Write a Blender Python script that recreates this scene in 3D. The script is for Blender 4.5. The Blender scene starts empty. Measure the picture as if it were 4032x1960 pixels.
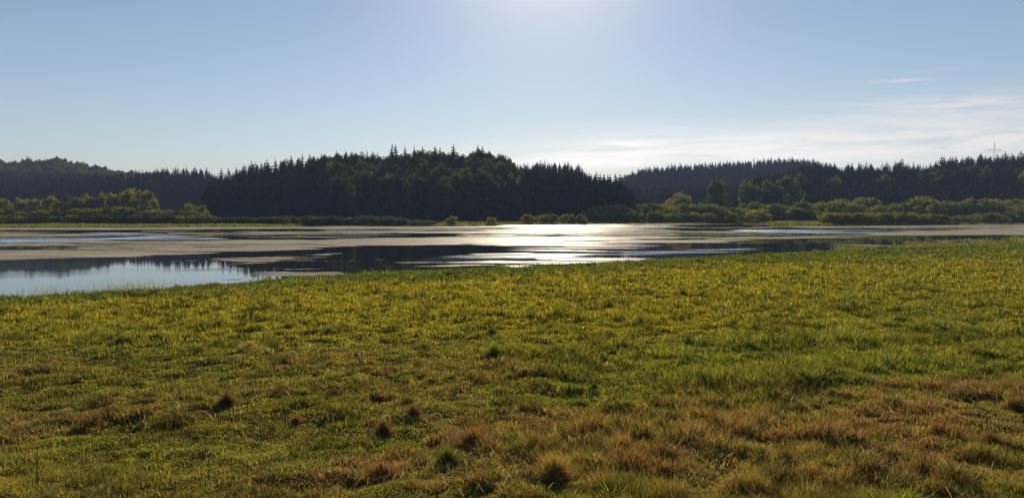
import bpy, math
import numpy as np
from mathutils import Vector

# ------------------------------------------------------------------ camera
SC = bpy.context.scene
COL = SC.collection
CAMH = 5.0
FPX = 3046.0                       # focal length in photograph pixels (4032 wide)
PITCH = math.atan(140.0 / FPX)     # horizon at photo row 840
cd = bpy.data.cameras.new("camera")
cam = bpy.data.objects.new("camera", cd)
COL.objects.link(cam)
cam.location = (0, 0, CAMH)
cam.rotation_euler = (math.pi / 2 - PITCH, 0, 0)
cd.sensor_fit = 'HORIZONTAL'
cd.sensor_width = 36.0
cd.lens = 36.0 * FPX / 4032.0
cd.clip_start = 0.1
cd.clip_end = 20000
SC.camera = cam

# ------------------------------------------------------------------ light
SUN_EL, SUN_AZ = math.radians(22.5), math.radians(2.6)     # azimuth to the right of +Y
SKY_STRENGTH = 0.080
SUN_STRENGTH = 5.0
SC.view_settings.view_transform = 'Standard'
SC.view_settings.look = 'None'
SC.view_settings.exposure = 0.0
SC.view_settings.gamma = 1.0
SC.view_settings.use_curve_mapping = False
SC.render.engine = 'CYCLES'
SC.cycles.use_denoising = True
SC.cycles.max_bounces = 6
SC.cycles.diffuse_bounces = 3
SC.cycles.glossy_bounces = 3
SC.cycles.transmission_bounces = 4
SC.cycles.transparent_max_bounces = 12
SC.cycles.volume_bounces = 0
SC.cycles.sample_clamp_indirect = 4.0

sl = bpy.data.lights.new("sun", 'SUN')
sl.energy = SUN_STRENGTH
sl.angle = math.radians(0.5)
sl.color = (1.0, 0.86, 0.66)
sun = bpy.data.objects.new("sun", sl)
COL.objects.link(sun)
sdir = Vector((math.sin(SUN_AZ) * math.cos(SUN_EL), math.cos(SUN_AZ) * math.cos(SUN_EL), math.sin(SUN_EL)))
sun.rotation_euler = sdir.to_track_quat('Z', 'Y').to_euler()
sun.location = (0, 0, 60)

world = bpy.data.worlds.new("World")
SC.world = world
world.use_nodes = True
nt = world.node_tree
nt.nodes.clear()


def nd(t, kind, **kw):
    n = t.nodes.new(kind)
    for k, v in kw.items():
        if k.startswith('i_'):
            key = k[2:]
            key = int(key) if key.isdigit() else key.replace('_', ' ')
            n.inputs[key].default_value = v
        else:
            setattr(n, k, v)
    return n


def mth(t, op, a, b=None, clamp=False):
    n = t.nodes.new('ShaderNodeMath')
    n.operation = op
    n.use_clamp = clamp
    for i, x in enumerate((a, b)):
        if x is None:
            continue
        if isinstance(x, (int, float)):
            n.inputs[i].default_value = x
        else:
            t.links.new(x, n.inputs[i])
    return n.outputs[0]


def mixc(t, fac, a, b, mode='MIX'):
    n = t.nodes.new('ShaderNodeMix')
    n.data_type = 'RGBA'
    n.blend_type = mode
    for s, x in ((0, fac), (6, a), (7, b)):
        if isinstance(x, (int, float, tuple)):
            n.inputs[s].default_value = x
        else:
            t.links.new(x, n.inputs[s])
    return n.outputs[2]


def mrange(t, v, a, b, c=0.0, d=1.0, smooth=True):
    n = t.nodes.new('ShaderNodeMapRange')
    n.interpolation_type = 'SMOOTHSTEP' if smooth else 'LINEAR'
    t.links.new(v, n.inputs[0])
    for i, x in enumerate((a, b, c, d)):
        n.inputs[i + 1].default_value = x
    return n.outputs[0]


sky = nd(nt, 'ShaderNodeTexSky', sky_type='NISHITA', sun_disc=False, sun_elevation=SUN_EL,
         sun_rotation=SUN_AZ, altitude=300.0, air_density=1.0, dust_density=0.12, ozone_density=1.8)
# thin high cloud low in the west, laid out by direction on the sky itself
tc = nd(nt, 'ShaderNodeTexCoord')
sep = nd(nt, 'ShaderNodeSeparateXYZ')
nt.links.new(tc.outputs['Generated'], sep.inputs[0])
vx, vy, vz = sep.outputs
ysafe = mth(nt, 'MAXIMUM', vy, 0.05)
ax = mth(nt, 'DIVIDE', vx, ysafe)          # tangent of azimuth
el = mth(nt, 'DIVIDE', vz, ysafe)          # tangent of elevation


def cloud(cx, cy, wx, wy, tilt, sx, sy, lo, hi, amt, seed):
    """A streaky patch of cirrus around direction (cx, cy)."""
    dx = mth(nt, 'SUBTRACT', ax, cx)
    dy = mth(nt, 'SUBTRACT', mth(nt, 'SUBTRACT', el, cy), mth(nt, 'MULTIPLY', dx, tilt))
    gx = mth(nt, 'POWER', mth(nt, 'ABSOLUTE', mth(nt, 'DIVIDE', dx, wx)), 2.0)
    gy = mth(nt, 'POWER', mth(nt, 'ABSOLUTE', mth(nt, 'DIVIDE', dy, wy)), 2.0)
    g = mth(nt, 'EXPONENT', mth(nt, 'MULTIPLY', mth(nt, 'ADD', gx, gy), -1.0))
    cb = nd(nt, 'ShaderNodeCombineXYZ', i_2=seed)
    nt.links.new(mth(nt, 'MULTIPLY', dx, sx), cb.inputs[0])
    nt.links.new(mth(nt, 'MULTIPLY', dy, sy), cb.inputs[1])
    nz = nd(nt, 'ShaderNodeTexNoise', i_Scale=1.0, i_Detail=11.0, i_Roughness=0.66, i_Distortion=0.9)
    nt.links.new(cb.outputs[0], nz.inputs['Vector'])
    m = mrange(nt, nz.outputs['Fac'], lo, hi)
    return mth(nt, 'MULTIPLY', mth(nt, 'MULTIPLY', g, m), amt, clamp=True)


def uv_dir(u, v):
    return ((u * 1.5652 - 2016) / FPX, (840 - v * 1.5652) / FPX)


c1 = uv_dir(1830, 385); c2 = uv_dir(2480, 262); c3 = uv_dir(2250, 207); c4 = uv_dir(2330, 182)
c5 = uv_dir(1590, 362); c6 = uv_dir(2500, 350); c7 = uv_dir(1480, 405)
layers = [cloud(c1[0], c1[1], 0.30, 0.030, 0.03, 5, 60, 0.25, 0.62, 0.8, 1.0),
          cloud(c6[0], c6[1], 0.26, 0.040, 0.02, 4, 50, 0.25, 0.65, 0.75, 4.0),
          cloud(c2[0], c2[1], 0.15, 0.014, 0.03, 7, 75, 0.30, 0.65, 0.75, 7.0),
          cloud(c3[0], c3[1], 0.040, 0.0022, 0.06, 12, 160, 0.25, 0.65, 0.62, 9.0),
          cloud(c4[0], c4[1], 0.030, 0.0020, 0.13, 12, 160, 0.25, 0.65, 0.35, 12.0),
          cloud(c5[0], c5[1], 0.035, 0.0030, -0.05, 12, 160, 0.25, 0.6, 0.75, 15.0),
          cloud(c7[0], c7[1], 0.10, 0.010, 0.03, 9, 90, 0.30, 0.6, 0.8, 18.0)]
tot = layers[0]
for l in layers[1:]:
    tot = mth(nt, 'ADD', tot, l)
tot = mth(nt, 'MINIMUM', tot, 0.8)
# cloud light follows the sky behind it, whitened
bwn = nd(nt, 'ShaderNodeRGBToBW')
nt.links.new(sky.outputs[0], bwn.inputs[0])
cw = nd(nt, 'ShaderNodeCombineColor')
for i, k in enumerate((1.62, 1.52, 1.45)):
    nt.links.new(mth(nt, 'MULTIPLY', bwn.outputs[0], k), cw.inputs[i])
# the bright aureole round the sun
dotn = nd(nt, 'ShaderNodeVectorMath', operation='DOT_PRODUCT')
nt.links.new(tc.outputs['Generated'], dotn.inputs[0])
dotn.inputs[1].default_value = tuple(sdir)
ang = mth(nt, 'ARCCOSINE', mth(nt, 'MINIMUM', dotn.outputs['Value'], 0.99999))
aur = mth(nt, 'EXPONENT', mth(nt, 'MULTIPLY', mth(nt, 'POWER', mth(nt, 'DIVIDE', ang, 0.135), 2.0), -1.0))
base_sky = mixc(nt, 1.0, sky.outputs[0], (1.0, 1.0, 1.03, 1), 'MULTIPLY')
acol = mixc(nt, aur, (0, 0, 0, 1), (8.6, 6.0, 3.9, 1))
base_sky = mixc(nt, 1.0, base_sky, acol, 'ADD')
# bright haze low over the horizon
low = mth(nt, 'EXPONENT', mth(nt, 'MULTIPLY', mth(nt, 'ABSOLUTE', vz), -6.5))
base_sky = mixc(nt, 1.0, base_sky, mixc(nt, low, (0, 0, 0, 1), (1.7, 1.25, 0.75, 1)), 'ADD')
skyc = mixc(nt, tot, base_sky, cw.outputs[0])
bg = nd(nt, 'ShaderNodeBackground', i_Strength=SKY_STRENGTH)
nt.links.new(skyc, bg.inputs[0])
wo = nd(nt, 'ShaderNodeOutputWorld')
nt.links.new(bg.outputs[0], wo.inputs[0])

# ------------------------------------------------------------------ helpers
R = np.random.default_rng(11)
CP, SP = math.cos(PITCH), math.sin(PITCH)
K = 1.5652                                   # measured pixels (2576 wide) to photo pixels


def dirs(u, v):
    """Ray of a measured pixel, scaled to one metre of depth: X/Y, (Z-cam)/Y."""
    tx = (np.asarray(u, float) * K - 2016) / FPX
    ty = (980 - np.asarray(v, float) * K) / FPX
    y = CP + ty * SP
    return tx / y, (-SP + ty * CP) / y


def ground_pt(u, v, z=0.0):
    a, b = dirs(u, v)
    Y = (z - CAMH) / b
    return a * Y, Y


def pix(X, Y, Z):
    """Measured pixel of a world point."""
    zc = Z - CAMH
    f = Y * CP - zc * SP
    up = Y * SP + zc * CP
    return (2016 + FPX * X / f) / K, (980 - FPX * up / f) / K


def hash2(ix, iy, seed):
    h = (ix.astype(np.int64) * 374761393 + iy.astype(np.int64) * 668265263 + seed * 974711) & 0xffffffff
    h = ((h ^ (h >> 13)) * 1274126177) & 0xffffffff
    return ((h ^ (h >> 16)) & 0xffff) / 65535.0


def vnoise(x, y, seed=0):
    x = np.asarray(x, float); y = np.asarray(y, float)
    ix = np.floor(x); iy = np.floor(y)
    fx = x - ix; fy = y - iy
    fx = fx * fx * (3 - 2 * fx); fy = fy * fy * (3 - 2 * fy)
    ix = ix.astype(np.int64); iy = iy.astype(np.int64)
    a = hash2(ix, iy, seed); b = hash2(ix + 1, iy, seed)
    c = hash2(ix, iy + 1, seed); d = hash2(ix + 1, iy + 1, seed)
    return (a * (1 - fx) + b * fx) * (1 - fy) + (c * (1 - fx) + d * fx) * fy


def fbm(x, y, seed=0, oct=4):
    s = 0; a = 0.5; t = 0
    for i in range(oct):
        s = s + a * vnoise(x * 2 ** i + 17.3 * i, y * 2 ** i - 9.1 * i, seed + i)
        t += a; a *= 0.55
    return s / t


def sst(x, a, b):
    t = np.clip((x - a) / (b - a), 0, 1)
    return t * t * (3 - 2 * t)


def tag(o, label=None, cat=None, group=None, kind=None):
    if label: o['label'] = label
    if cat: o['category'] = cat
    if group: o['group'] = group
    if kind: o['kind'] = kind
    return o


def mesh_np(name, V, faces, mats, fmat=None, col=None, extra=None, smooth=False):
    """faces: list of (n,k) index arrays."""
    me = bpy.data.meshes.new(name)
    V = np.asarray(V, np.float32)
    me.vertices.add(len(V))
    me.vertices.foreach_set('co', V.ravel())
    li = np.concatenate([f.ravel() for f in faces]).astype(np.int32)
    ks = np.concatenate([np.full(len(f), f.shape[1], np.int32) for f in faces])
    ls = np.concatenate([[0], np.cumsum(ks)[:-1]]).astype(np.int32)
    me.loops.add(len(li))
    me.loops.foreach_set('vertex_index', li)
    me.polygons.add(len(ks))
    me.polygons.foreach_set('loop_start', ls)
    me.polygons.foreach_set('loop_total', ks)
    if not isinstance(mats, (list, tuple)):
        mats = [mats]
    for m in mats:
        me.materials.append(m)
    if fmat is not None:
        me.polygons.foreach_set('material_index', np.asarray(fmat, np.int32))
    me.polygons.foreach_set('use_smooth', np.full(len(ks), smooth))
    me.update(calc_edges=True)
    if col is not None:
        at = me.color_attributes.new('col', 'FLOAT_COLOR', 'POINT')
        c4_ = np.ones((len(V), 4), np.float32); c4_[:, :3] = col
        at.data.foreach_set('color', c4_.ravel())
    for k, v in (extra or {}).items():
        at = me.attributes.new(k, 'FLOAT', 'POINT')
        at.data.foreach_set('value', np.asarray(v, np.float32))
    return me


def link(name, me, parent=None, loc=(0, 0, 0), rz=0.0, sc=(1, 1, 1)):
    o = bpy.data.objects.new(name, me)
    COL.objects.link(o)
    o.location = loc
    o.rotation_euler = (0, 0, rz)
    o.scale = sc
    if parent is not None:
        o.parent = parent
    return o


def newmat(name):
    m = bpy.data.materials.new(name)
    m.use_nodes = True
    m.node_tree.nodes.clear()
    return m, m.node_tree


def out(t, shader, vol=None):
    o = t.nodes.new('ShaderNodeOutputMaterial')
    if shader is not None:
        t.links.new(shader, o.inputs[0])


def leaf_mat(name, ca, cb, trans=0.35, scale=0.12, tcol=None, fine=0.9, attr=False, rough=0.8, spec=0.06):
    """Leaf surface: light passes through in part; colour drifts from tree to tree and clump to clump."""
    m, t = newmat(name)
    geo = nd(t, 'ShaderNodeNewGeometry')
    n1 = nd(t, 'ShaderNodeTexNoise', i_Scale=scale, i_Detail=2.0)
    t.links.new(geo.outputs['Position'], n1.inputs['Vector'])
    n2 = nd(t, 'ShaderNodeTexNoise', i_Scale=fine, i_Detail=2.0)
    t.links.new(geo.outputs['Position'], n2.inputs['Vector'])
    f = mth(t, 'ADD', mth(t, 'MULTIPLY', mrange(t, n1.outputs['Fac'], 0.35, 0.65), 0.65),
            mth(t, 'MULTIPLY', mrange(t, n2.outputs['Fac'], 0.3, 0.7), 0.35))
    oi = nd(t, 'ShaderNodeObjectInfo')
    f = mth(t, 'ADD', f, mth(t, 'MULTIPLY', mth(t, 'SUBTRACT', oi.outputs['Random'], 0.5), 0.5), clamp=True)
    c = mixc(t, f, (*ca, 1), (*cb, 1))
    if attr:
        at = nd(t, 'ShaderNodeAttribute', attribute_name='col')
        c = at.outputs['Color']
    p = nd(t, 'ShaderNodeBsdfPrincipled', i_Roughness=rough)
    p.inputs['Specular IOR Level'].default_value = spec
    t.links.new(c, p.inputs['Base Color'])
    tr = nd(t, 'ShaderNodeBsdfTranslucent')
    tint = mixc(t, 1.0, c, (*(tcol or (1.5, 1.5, 0.55)), 1), 'MULTIPLY')
    t.links.new(tint, tr.inputs[0])
    mx = nd(t, 'ShaderNodeMixShader', i_0=trans)
    t.links.new(p.outputs[0], mx.inputs[1])
    t.links.new(tr.outputs[0], mx.inputs[2])
    out(t, mx.outputs[0])
    return m


M_SPRUCE = leaf_mat('spruce_needles', (0.020, 0.030, 0.014), (0.042, 0.052, 0.022), 0.12, 0.15, rough=1.0, spec=0.0)
M_BROAD = leaf_mat('broadleaf_leaves', (0.035, 0.055, 0.015), (0.10, 0.12, 0.03), 0.4, 0.06)
M_OLIVE = leaf_mat('olive_leaves', (0.12, 0.14, 0.03), (0.24, 0.24, 0.05), 0.5, 0.1)
M_WILLOW = leaf_mat('willow_leaves', (0.10, 0.13, 0.028), (0.21, 0.235, 0.05), 0.45, 0.08)
M_YELLOW = leaf_mat('yellow_green_leaves', (0.18, 0.17, 0.035), (0.30, 0.26, 0.055), 0.5, 0.2)
M_MID = leaf_mat('mid_green_leaves', (0.055, 0.085, 0.022), (0.11, 0.145, 0.035), 0.4, 0.1)
M_PALE = leaf_mat('pale_leaves', (0.2, 0.19, 0.09), (0.34, 0.31, 0.16), 0.45, 0.2, tcol=(1.2, 1.15, 0.7))
M_GRASS = leaf_mat('grass_blades', (0, 0, 0), (0, 0, 0), 0.45, tcol=(1.36, 1.29, 0.65), attr=True, rough=0.6, spec=0.15)
M_BARK, t = newmat('bark')
geo = nd(t, 'ShaderNodeNewGeometry')
nz = nd(t, 'ShaderNodeTexNoise', i_Scale=3.0, i_Detail=4.0)
t.links.new(geo.outputs['Position'], nz.inputs['Vector'])
p = nd(t, 'ShaderNodeBsdfPrincipled', i_Roughness=0.9)
t.links.new(mixc(t, nz.outputs['Fac'], (0.05, 0.04, 0.03, 1), (0.14, 0.11, 0.08, 1)), p.inputs['Base Color'])
out(t, p.outputs[0])
M_STEEL, t = newmat('galvanised_steel')
p = nd(t, 'ShaderNodeBsdfPrincipled', i_Roughness=0.55, i_Metallic=0.6)
geo = nd(t, 'ShaderNodeNewGeometry')
nz = nd(t, 'ShaderNodeTexNoise', i_Scale=0.6)
t.links.new(geo.outputs['Position'], nz.inputs['Vector'])
t.links.new(mixc(t, nz.outputs['Fac'], (0.25, 0.26, 0.27, 1), (0.4, 0.41, 0.42, 1)), p.inputs['Base Color'])
out(t, p.outputs[0])

# ------------------------------------------------------------------ shorelines (in X/Y direction -> depth)
NS_U = np.array([-400, 0, 200, 400, 600, 800, 1000, 1300, 1600, 1900, 2200, 2400, 2576, 2900])
NS_V = np.array([745, 737, 727, 717, 702, 687, 675, 664.5, 650, 634.5, 622, 614.5, 609, 600])
FS_U = np.array([-400, 0, 300, 600, 900, 1130, 1450, 1860, 2000, 2080, 2390, 2480, 2576, 2900])
FS_V = np.array([574, 573, 572, 570, 568, 566, 564, 562, 564.5, 567, 566, 562.5, 561, 560])
nsx, nsy = ground_pt(NS_U, NS_V, 0.30)
fsx, fsy = ground_pt(FS_U, FS_V, 0.0)
NS_T, FS_T = nsx / nsy, fsx / fsy


def y_near(t):
    b = np.interp(t, NS_T, nsy)
    return b + (fbm(t * 60, t * 0 + 3, 5, 3) - 0.5) * 0.035 * b


def y_far(t):
    b = np.interp(t, FS_T, fsy)
    return b + (fbm(t * 45, t * 0 + 8, 6, 3) - 0.5) * 0.05 * b


# ------------------------------------------------------------------ skylines (measured pixels) of each wood
def P(s):
    a = np.array([float(q) for q in s.replace(';', ',').split(',')]).reshape(-1, 2)
    return a


SK = {
 'A': P('-300,398;0,394;18,404;40,401;58,404;73,394;101,404;113,398;141,393;156,391;171,404;190,405;214,407;227,416;251,413;269,422;288,424;318,427;352,431;383,432;470,438'),
 'B': P('-300,455;0,450;60,446;122,440;245,431;300,429;383,428;410,420;460,419;490,420;520,419;536,430;560,437'),
 'C': P('530,445;545,437;551,428;560,422;580,424;600,419;610,409;620,404;630,405;645,403;655,413;675,405;695,401;722,394;742,391;765,387;795,387;815,384'),
 'D': P('800,386;832,392;847,382;868,380;884,382;896,382;910,380;935,381;955,388;975,391;1000,385;1040,378;1085,374;1110,378;1140,380;1158,384;1185,384;1200,374;1230,374;1239,385;1257,383;1272,391;1288,404;1300,412;1325,425'),
 'E': P('1290,412;1303,413;1321,411;1346,405;1380,403;1410,406;1428,404;1435,411;1456,411;1468,428;1500,436'),
 'F': P('1290,425;1321,420;1364,422;1383,426;1410,423;1434,425;1448,430;1471,434;1495,431;1518,436;1533,434;1557,440;1563,452;1578,462;1594,478;1606,520'),
 'G': P('1540,442;1560,440;1579,436;1591,435;1620,436;1660,440'),
 'H': P('1560,452;1582,434;1597,424;1618,418;1640,416;1655,414;1670,418;1692,410;1708,411;1735,409;1752,409;1785,407;1817,404;1862,401;1896,397;1939,396;1982,394;2025,397;2046,398;2060,402;2120,410'),
 'I': P('1560,466;1603,467;1700,465;1790,461;1850,455;1880,448'),
 'J': P('1850,455;1900,440;1960,425;2010,408;2046,400;2055,406;2072,410;2085,416;2096,409;2106,418;2128,408;2145,405;2178,407;2191,407;2198,419;2221,405;2236,407;2249,402;2268,399;2277,408;2296,405;2305,403;2313,411;2335,411;2345,407;2356,396;2373,392;2401,392;2418,387;2433,387;2446,389;2470,385;2498,386;2521,384;2538,380;2555,381;2576,379;2900,372'),
}
DEP = {'A': (860, 960), 'B': (560, 700), 'C': (408, 505), 'D': (405, 500), 'E': (560, 630), 'F': (415, 455),
       'G': (1500, 1650), 'H': (900, 1050), 'I': (640, 680), 'J': (500, 600)}
TH = {'A': 17, 'B': 22, 'C': 20, 'D': 17, 'E': 20, 'F': 22, 'G': 20, 'H': 20, 'I': 14, 'J': 20}


def sky_slope(k, u):
    return dirs(u, np.interp(u, SK[k][:, 0], SK[k][:, 1]))[1]


# terrain control surface over direction t, by depth
TU = np.linspace(-700, 3300, 401)
TT = dirs(TU, TU * 0 + 500)[0]
YC = np.array([330, 400, 430, 460, 500, 560, 600, 640, 700, 800, 900, 960, 1050, 1200, 1500, 1650, 2200, 6000.])
ZT = np.full((len(YC), len(TU)), np.nan)
base = np.array([0.4, 0.9, 1.2, 1.6, 2.0, 2.5, 3, 3.5, 4, 6, 9, 12, 15, 18, 26, 30, 40, 60.])
lo_ = {}
for k in SK:
    a, b = SK[k][0, 0], SK[k][-1, 0]
    lo_[k] = (a, b)
for j, u in enumerate(TU):
    pts = [(330, 0.4), (400, 0.8)]
    for k in ('F', 'D', 'C', 'J', 'E', 'I', 'B', 'A', 'H', 'G'):
        a, b = lo_[k]
        if a <= u <= b:
            f0, f1 = DEP[k]
            z = CAMH + f1 * sky_slope(k, u) - TH[k]
            z = max(z, 1.0)
            pts.append((f1, z))
            if k in 'CDFJ':
                pts.append((f0, 1.0))
            if k in 'BI':
                pts.append((f0, 3.0))
            if k in 'HA':
                pts.append((f0, z * 0.55))
    pts.sort()
    last = pts[-1]
    pts += [(max(last[0] + 500, 2200), last[1] * 0.7), (6000, last[1] * 0.7 + 10)]
    pa = np.array(pts)
    ZT[:, j] = np.interp(YC, pa[:, 0], pa[:, 1])
ker = np.hanning(11); ker /= ker.sum()
for i in range(len(YC)):
    ZT[i] = np.convolve(np.pad(ZT[i], 5, mode='edge'), ker, mode='valid')


def far_z(t, Y):
    j = np.clip(np.interp(t, TT, np.arange(len(TT))), 0, len(TT) - 1.001)
    i = np.clip(np.interp(Y, YC, np.arange(len(YC))), 0, len(YC) - 1.001)
    j0 = j.astype(int); i0 = i.astype(int)
    fj = j - j0; fi = i - i0
    return (ZT[i0, j0] * (1 - fi) * (1 - fj) + ZT[i0, j0 + 1] * (1 - fi) * fj
            + ZT[i0 + 1, j0] * fi * (1 - fj) + ZT[i0 + 1, j0 + 1] * fi * fj)


def ground_z(X, Y):
    X = np.asarray(X, float); Y = np.asarray(Y, float)
    t = X / np.maximum(Y, 8.0)
    t = np.clip(t, -1.3, 1.3)
    yn, yf = y_near(t), y_far(t)
    dn = yn - Y
    bumps = (fbm(X / 3.1, Y / 3.1, 21, 3) - 0.5) * 0.34 + (fbm(X / 0.55, Y / 0.55, 25, 2) - 0.5) * 0.10
    mead = 0.02 + np.minimum(np.maximum(dn, 0) * 0.02, 0.22) + np.minimum(np.maximum(dn, 0) * 0.004, 0.15) \
        + bumps * np.clip(dn / 6, 0, 1)
    bank = 3.3 * (1 - sst(Y, 1.0, 11.0))
    mead = np.where(Y < 11, mead * sst(Y, 1, 11) + bank, mead)
    bed = -0.04 - 0.8 * sst(np.minimum(Y - yn, yf - Y), 0, 12)
    farz = 0.02 + np.minimum((Y - yf) * 0.02, 0.3)
    fz = far_z(t, Y)
    w = sst(Y - yf, 0, 50)
    farz = farz * (1 - w) + fz * w + (fbm(X / 9, Y / 9, 33, 3) - 0.5) * 0.5 * np.clip((Y - yf) / 10, 0, 1)
    z = np.where(Y < yn, mead, np.where(Y < yf, bed, farz))
    return z


# ground sheet --------------------------------------------------------------
M_GROUND, t = newmat('meadow_soil')
geo = nd(t, 'ShaderNodeNewGeometry')
n1 = nd(t, 'ShaderNodeTexNoise', i_Scale=0.35, i_Detail=5.0)
n2 = nd(t, 'ShaderNodeTexNoise', i_Scale=9.0, i_Detail=4.0)
for n in (n1, n2):
    t.links.new(geo.outputs['Position'], n.inputs['Vector'])
gcol = mixc(t, mrange(t, n1.outputs['Fac'], 0.4, 0.6), (0.055, 0.06, 0.018, 1), (0.085, 0.065, 0.03, 1))
gcol = mixc(t, mrange(t, n2.outputs['Fac'], 0.35, 0.65), gcol, (0.035, 0.035, 0.014, 1))
atf = nd(t, 'ShaderNodeAttribute', attribute_name='floor')      # needle litter and moss under the woods
gcol = mixc(t, atf.outputs['Fac'], gcol, (0.022, 0.022, 0.012, 1))
p = nd(t, 'ShaderNodeBsdfPrincipled', i_Roughness=0.95)
p.inputs['Specular IOR Level'].default_value = 0.0
t.links.new(gcol, p.inputs['Base Color'])
out(t, p.outputs[0])

rows = np.concatenate([np.linspace(-60, 0, 7)[:-1], np.linspace(0, 12, 20)[:-1],
                       12 * np.exp(np.linspace(0, math.log(460 / 12), 420))[:-1],
                       np.linspace(460, 1100, 90)[:-1], np.linspace(1100, 2200, 25)[:-1], np.linspace(2200, 6000, 10)])
cols = np.concatenate([np.linspace(-2.6, -0.85, 30)[:-1], np.linspace(-0.85, 0.85, 560), np.linspace(0.85, 2.6, 30)[1:]])
GY, GT = np.meshgrid(rows, cols, indexing='ij')
GX = GT * np.maximum(GY, 0) + GT * 12
GZ = ground_z(GX, GY)
nr, nc = GX.shape


def grid_faces(nr, nc):
    idx = np.arange(nr * nc).reshape(nr, nc)
    return np.stack([idx[:-1, :-1], idx[:-1, 1:], idx[1:, 1:], idx[1:, :-1]], -1).reshape(-1, 4)


TG = np.clip(GX / np.maximum(GY, 8), -1.3, 1.3)
me = mesh_np('ground', np.stack([GX, GY, GZ], -1).reshape(-1, 3), [grid_faces(nr, nc)], M_GROUND, smooth=True,
             extra={'floor': (sst(GY - y_far(TG), 45, 75)).ravel()})
tag(link('ground', me), kind='structure')

# water ----------------------------------------------------------------------
vrows = np.concatenate([np.linspace(790, 700, 60)[:-1], np.linspace(700, 600, 230)[:-1], np.linspace(600, 555, 190)])
wrow = ground_pt(vrows * 0 + 1288, vrows, 0.0)[1]
wcol = np.linspace(-1.0, 1.0, 640)
WY, WT = np.meshgrid(wrow, wcol, indexing='ij')
WX = WT * WY
WU, WV = pix(WX, WY, WX * 0)


def stroke(pts, th, w, soft=1.0):
    """A band along a polyline in the lake, (u, v) points; th half thickness (rows), scalar or per point."""
    a = np.array(pts, float)
    vc = np.interp(WU, a[:, 0], a[:, 1])
    tt = np.interp(WU, a[:, 0], np.broadcast_to(th, (len(a),)))
    ends = sst(WU, a[0, 0] - 40, a[0, 0] + 40) * (1 - sst(WU, a[-1, 0] - 40, a[-1, 0] + 40))
    d = np.abs(WV - vc) / np.maximum(tt, 0.01)
    return w * ends * (1 - sst(d, 1 - 0.35 * soft, 1 + 0.35 * soft))


# noise in lake space: long streaks drawn out across the view
warp = (fbm(WX / 60, WY / 30, 71, 3) - 0.5) * 14
n_st = fbm(WX / 34, (WY + warp) / 9.0, 51, 5)
n_f = fbm(WX / 7, (WY + warp * .4) / 2.6, 61, 4)
ext = (fbm(WX / 16, WY / 9, 81, 4) - 0.5)
_WV0 = WV
WV = WV + ext * 7 * (np.clip(WV - 560, 0, 60) / 60)
n_s2 = fbm(WX / 16, (WY + warp * .5) / 3.2, 57, 4)
cover = (n_st - 0.5) * 2.4 + (n_f - 0.5) * 0.8 + (n_s2 - 0.5) * 2.3
cover = cover - 0.14
W = 0.72
cover += stroke([(-300, 642), (0, 641), (300, 632), (600, 620), (900, 611), (1150, 606), (1300, 604)], [17, 17, 15.5, 13, 9, 6.5, 6], W)
cover += stroke([(-300, 617), (0, 615), (200, 613), (500, 608), (700, 605)], [6, 6, 6, 5, 3], W)
cover += stroke([(-300, 577), (0, 576), (800, 573), (1400, 570)], [2.2, 2.2, 2, 1.5], 0.9)
cover += stroke([(0, 590), (450, 588)], [1.5, 1.5], 0.8)
cover += stroke([(500, 592), (700, 590), (1000, 590), (1200, 588)], 5, 0.35)
cover += stroke([(1100, 600), (1300, 596), (1500, 590), (1800, 592), (1900, 596)], [8, 20, 24, 16, 5], 0.42)
cover += stroke([(1900, 572), (2100, 571), (2300, 570), (2576, 568), (2800, 567)], [1.2, 1.8, 3, 4, 5], .7)
cover += stroke([(2200, 589), (2400, 585), (2576, 580), (2800, 577)], [3, 6, 7, 8], 0.9)
cover += stroke([(1750, 606), (1950, 598), (2200, 592)], [3, 4, 2], 0.7)
cover += stroke([(600, 660), (750, 655), (1000, 652)], [5, 8, 2], 0.14)
cover += stroke([(620, 685), (750, 672), (850, 668)], [7, 9, 4], 0.14)
cover += 0.55 * (n_f - .42) * sst(WV, 655, 662) * (1 - sst(WV, 672, 684)) * (1 - sst(WU, 560, 700))
cover -= 0.75 * sst(n_s2, .38, .55) * sst(WV, 652, 664) * (1 - sst(WU, 560, 700))
# open, still water
cover -= stroke([(-300, 660), (0, 661), (300, 654), (620, 640), (900, 628), (1170, 618)], [5, 6, 7, 6, 5, 3], 1.5)
cover -= stroke([(850, 640), (1000, 632), (1200, 628), (1330, 632)], [10, 13, 9, 3], 1.1)
cover -= stroke([(0, 581), (400, 580), (800, 578)], [2, 2, 2], 1.0)
cover -= stroke([(-300, 596), (0, 606), (200, 603), (420, 597), (520, 599)], [5, 5, 4, 3.5, 2.5], 1.3)
cover -= stroke([(200, 593), (400, 589), (480, 590)], [2, 3, 2], 1.0)
cover -= stroke([(500, 598), (800, 602), (1000, 595), (1150, 593)], [1.6, 2.2, 2.2, 1.5], 1.3)
cover -= stroke([(-300, 716), (0, 714), (300, 704), (600, 692)], [22, 22, 14, 8], 2.2)
cover -= stroke([(1700, 577), (1850, 578), (2000, 583), (2250, 583)], [3, 4, 3.5, 2.5], 1.2)
cover -= stroke([(1350, 634), (1430, 637), (1600, 634)], [3.5, 4, 2], 1.0)
cover -= stroke([(1050, 650), (1400, 643), (1700, 633), (2000, 622)], [5, 6.5, 5, 4], 1.0)
cover -= stroke([(2000, 612), (2200, 604), (2400, 600)], [4, 6, 4], 0.9)
cover -= 0.16 * sst(WU, 1500, 1650) * (1 - sst(WU, 2050, 2250))
cov = sst(cover, -0.35, 0.45)
yn_w, yf_w = y_near(WT), y_far(WT)
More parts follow.
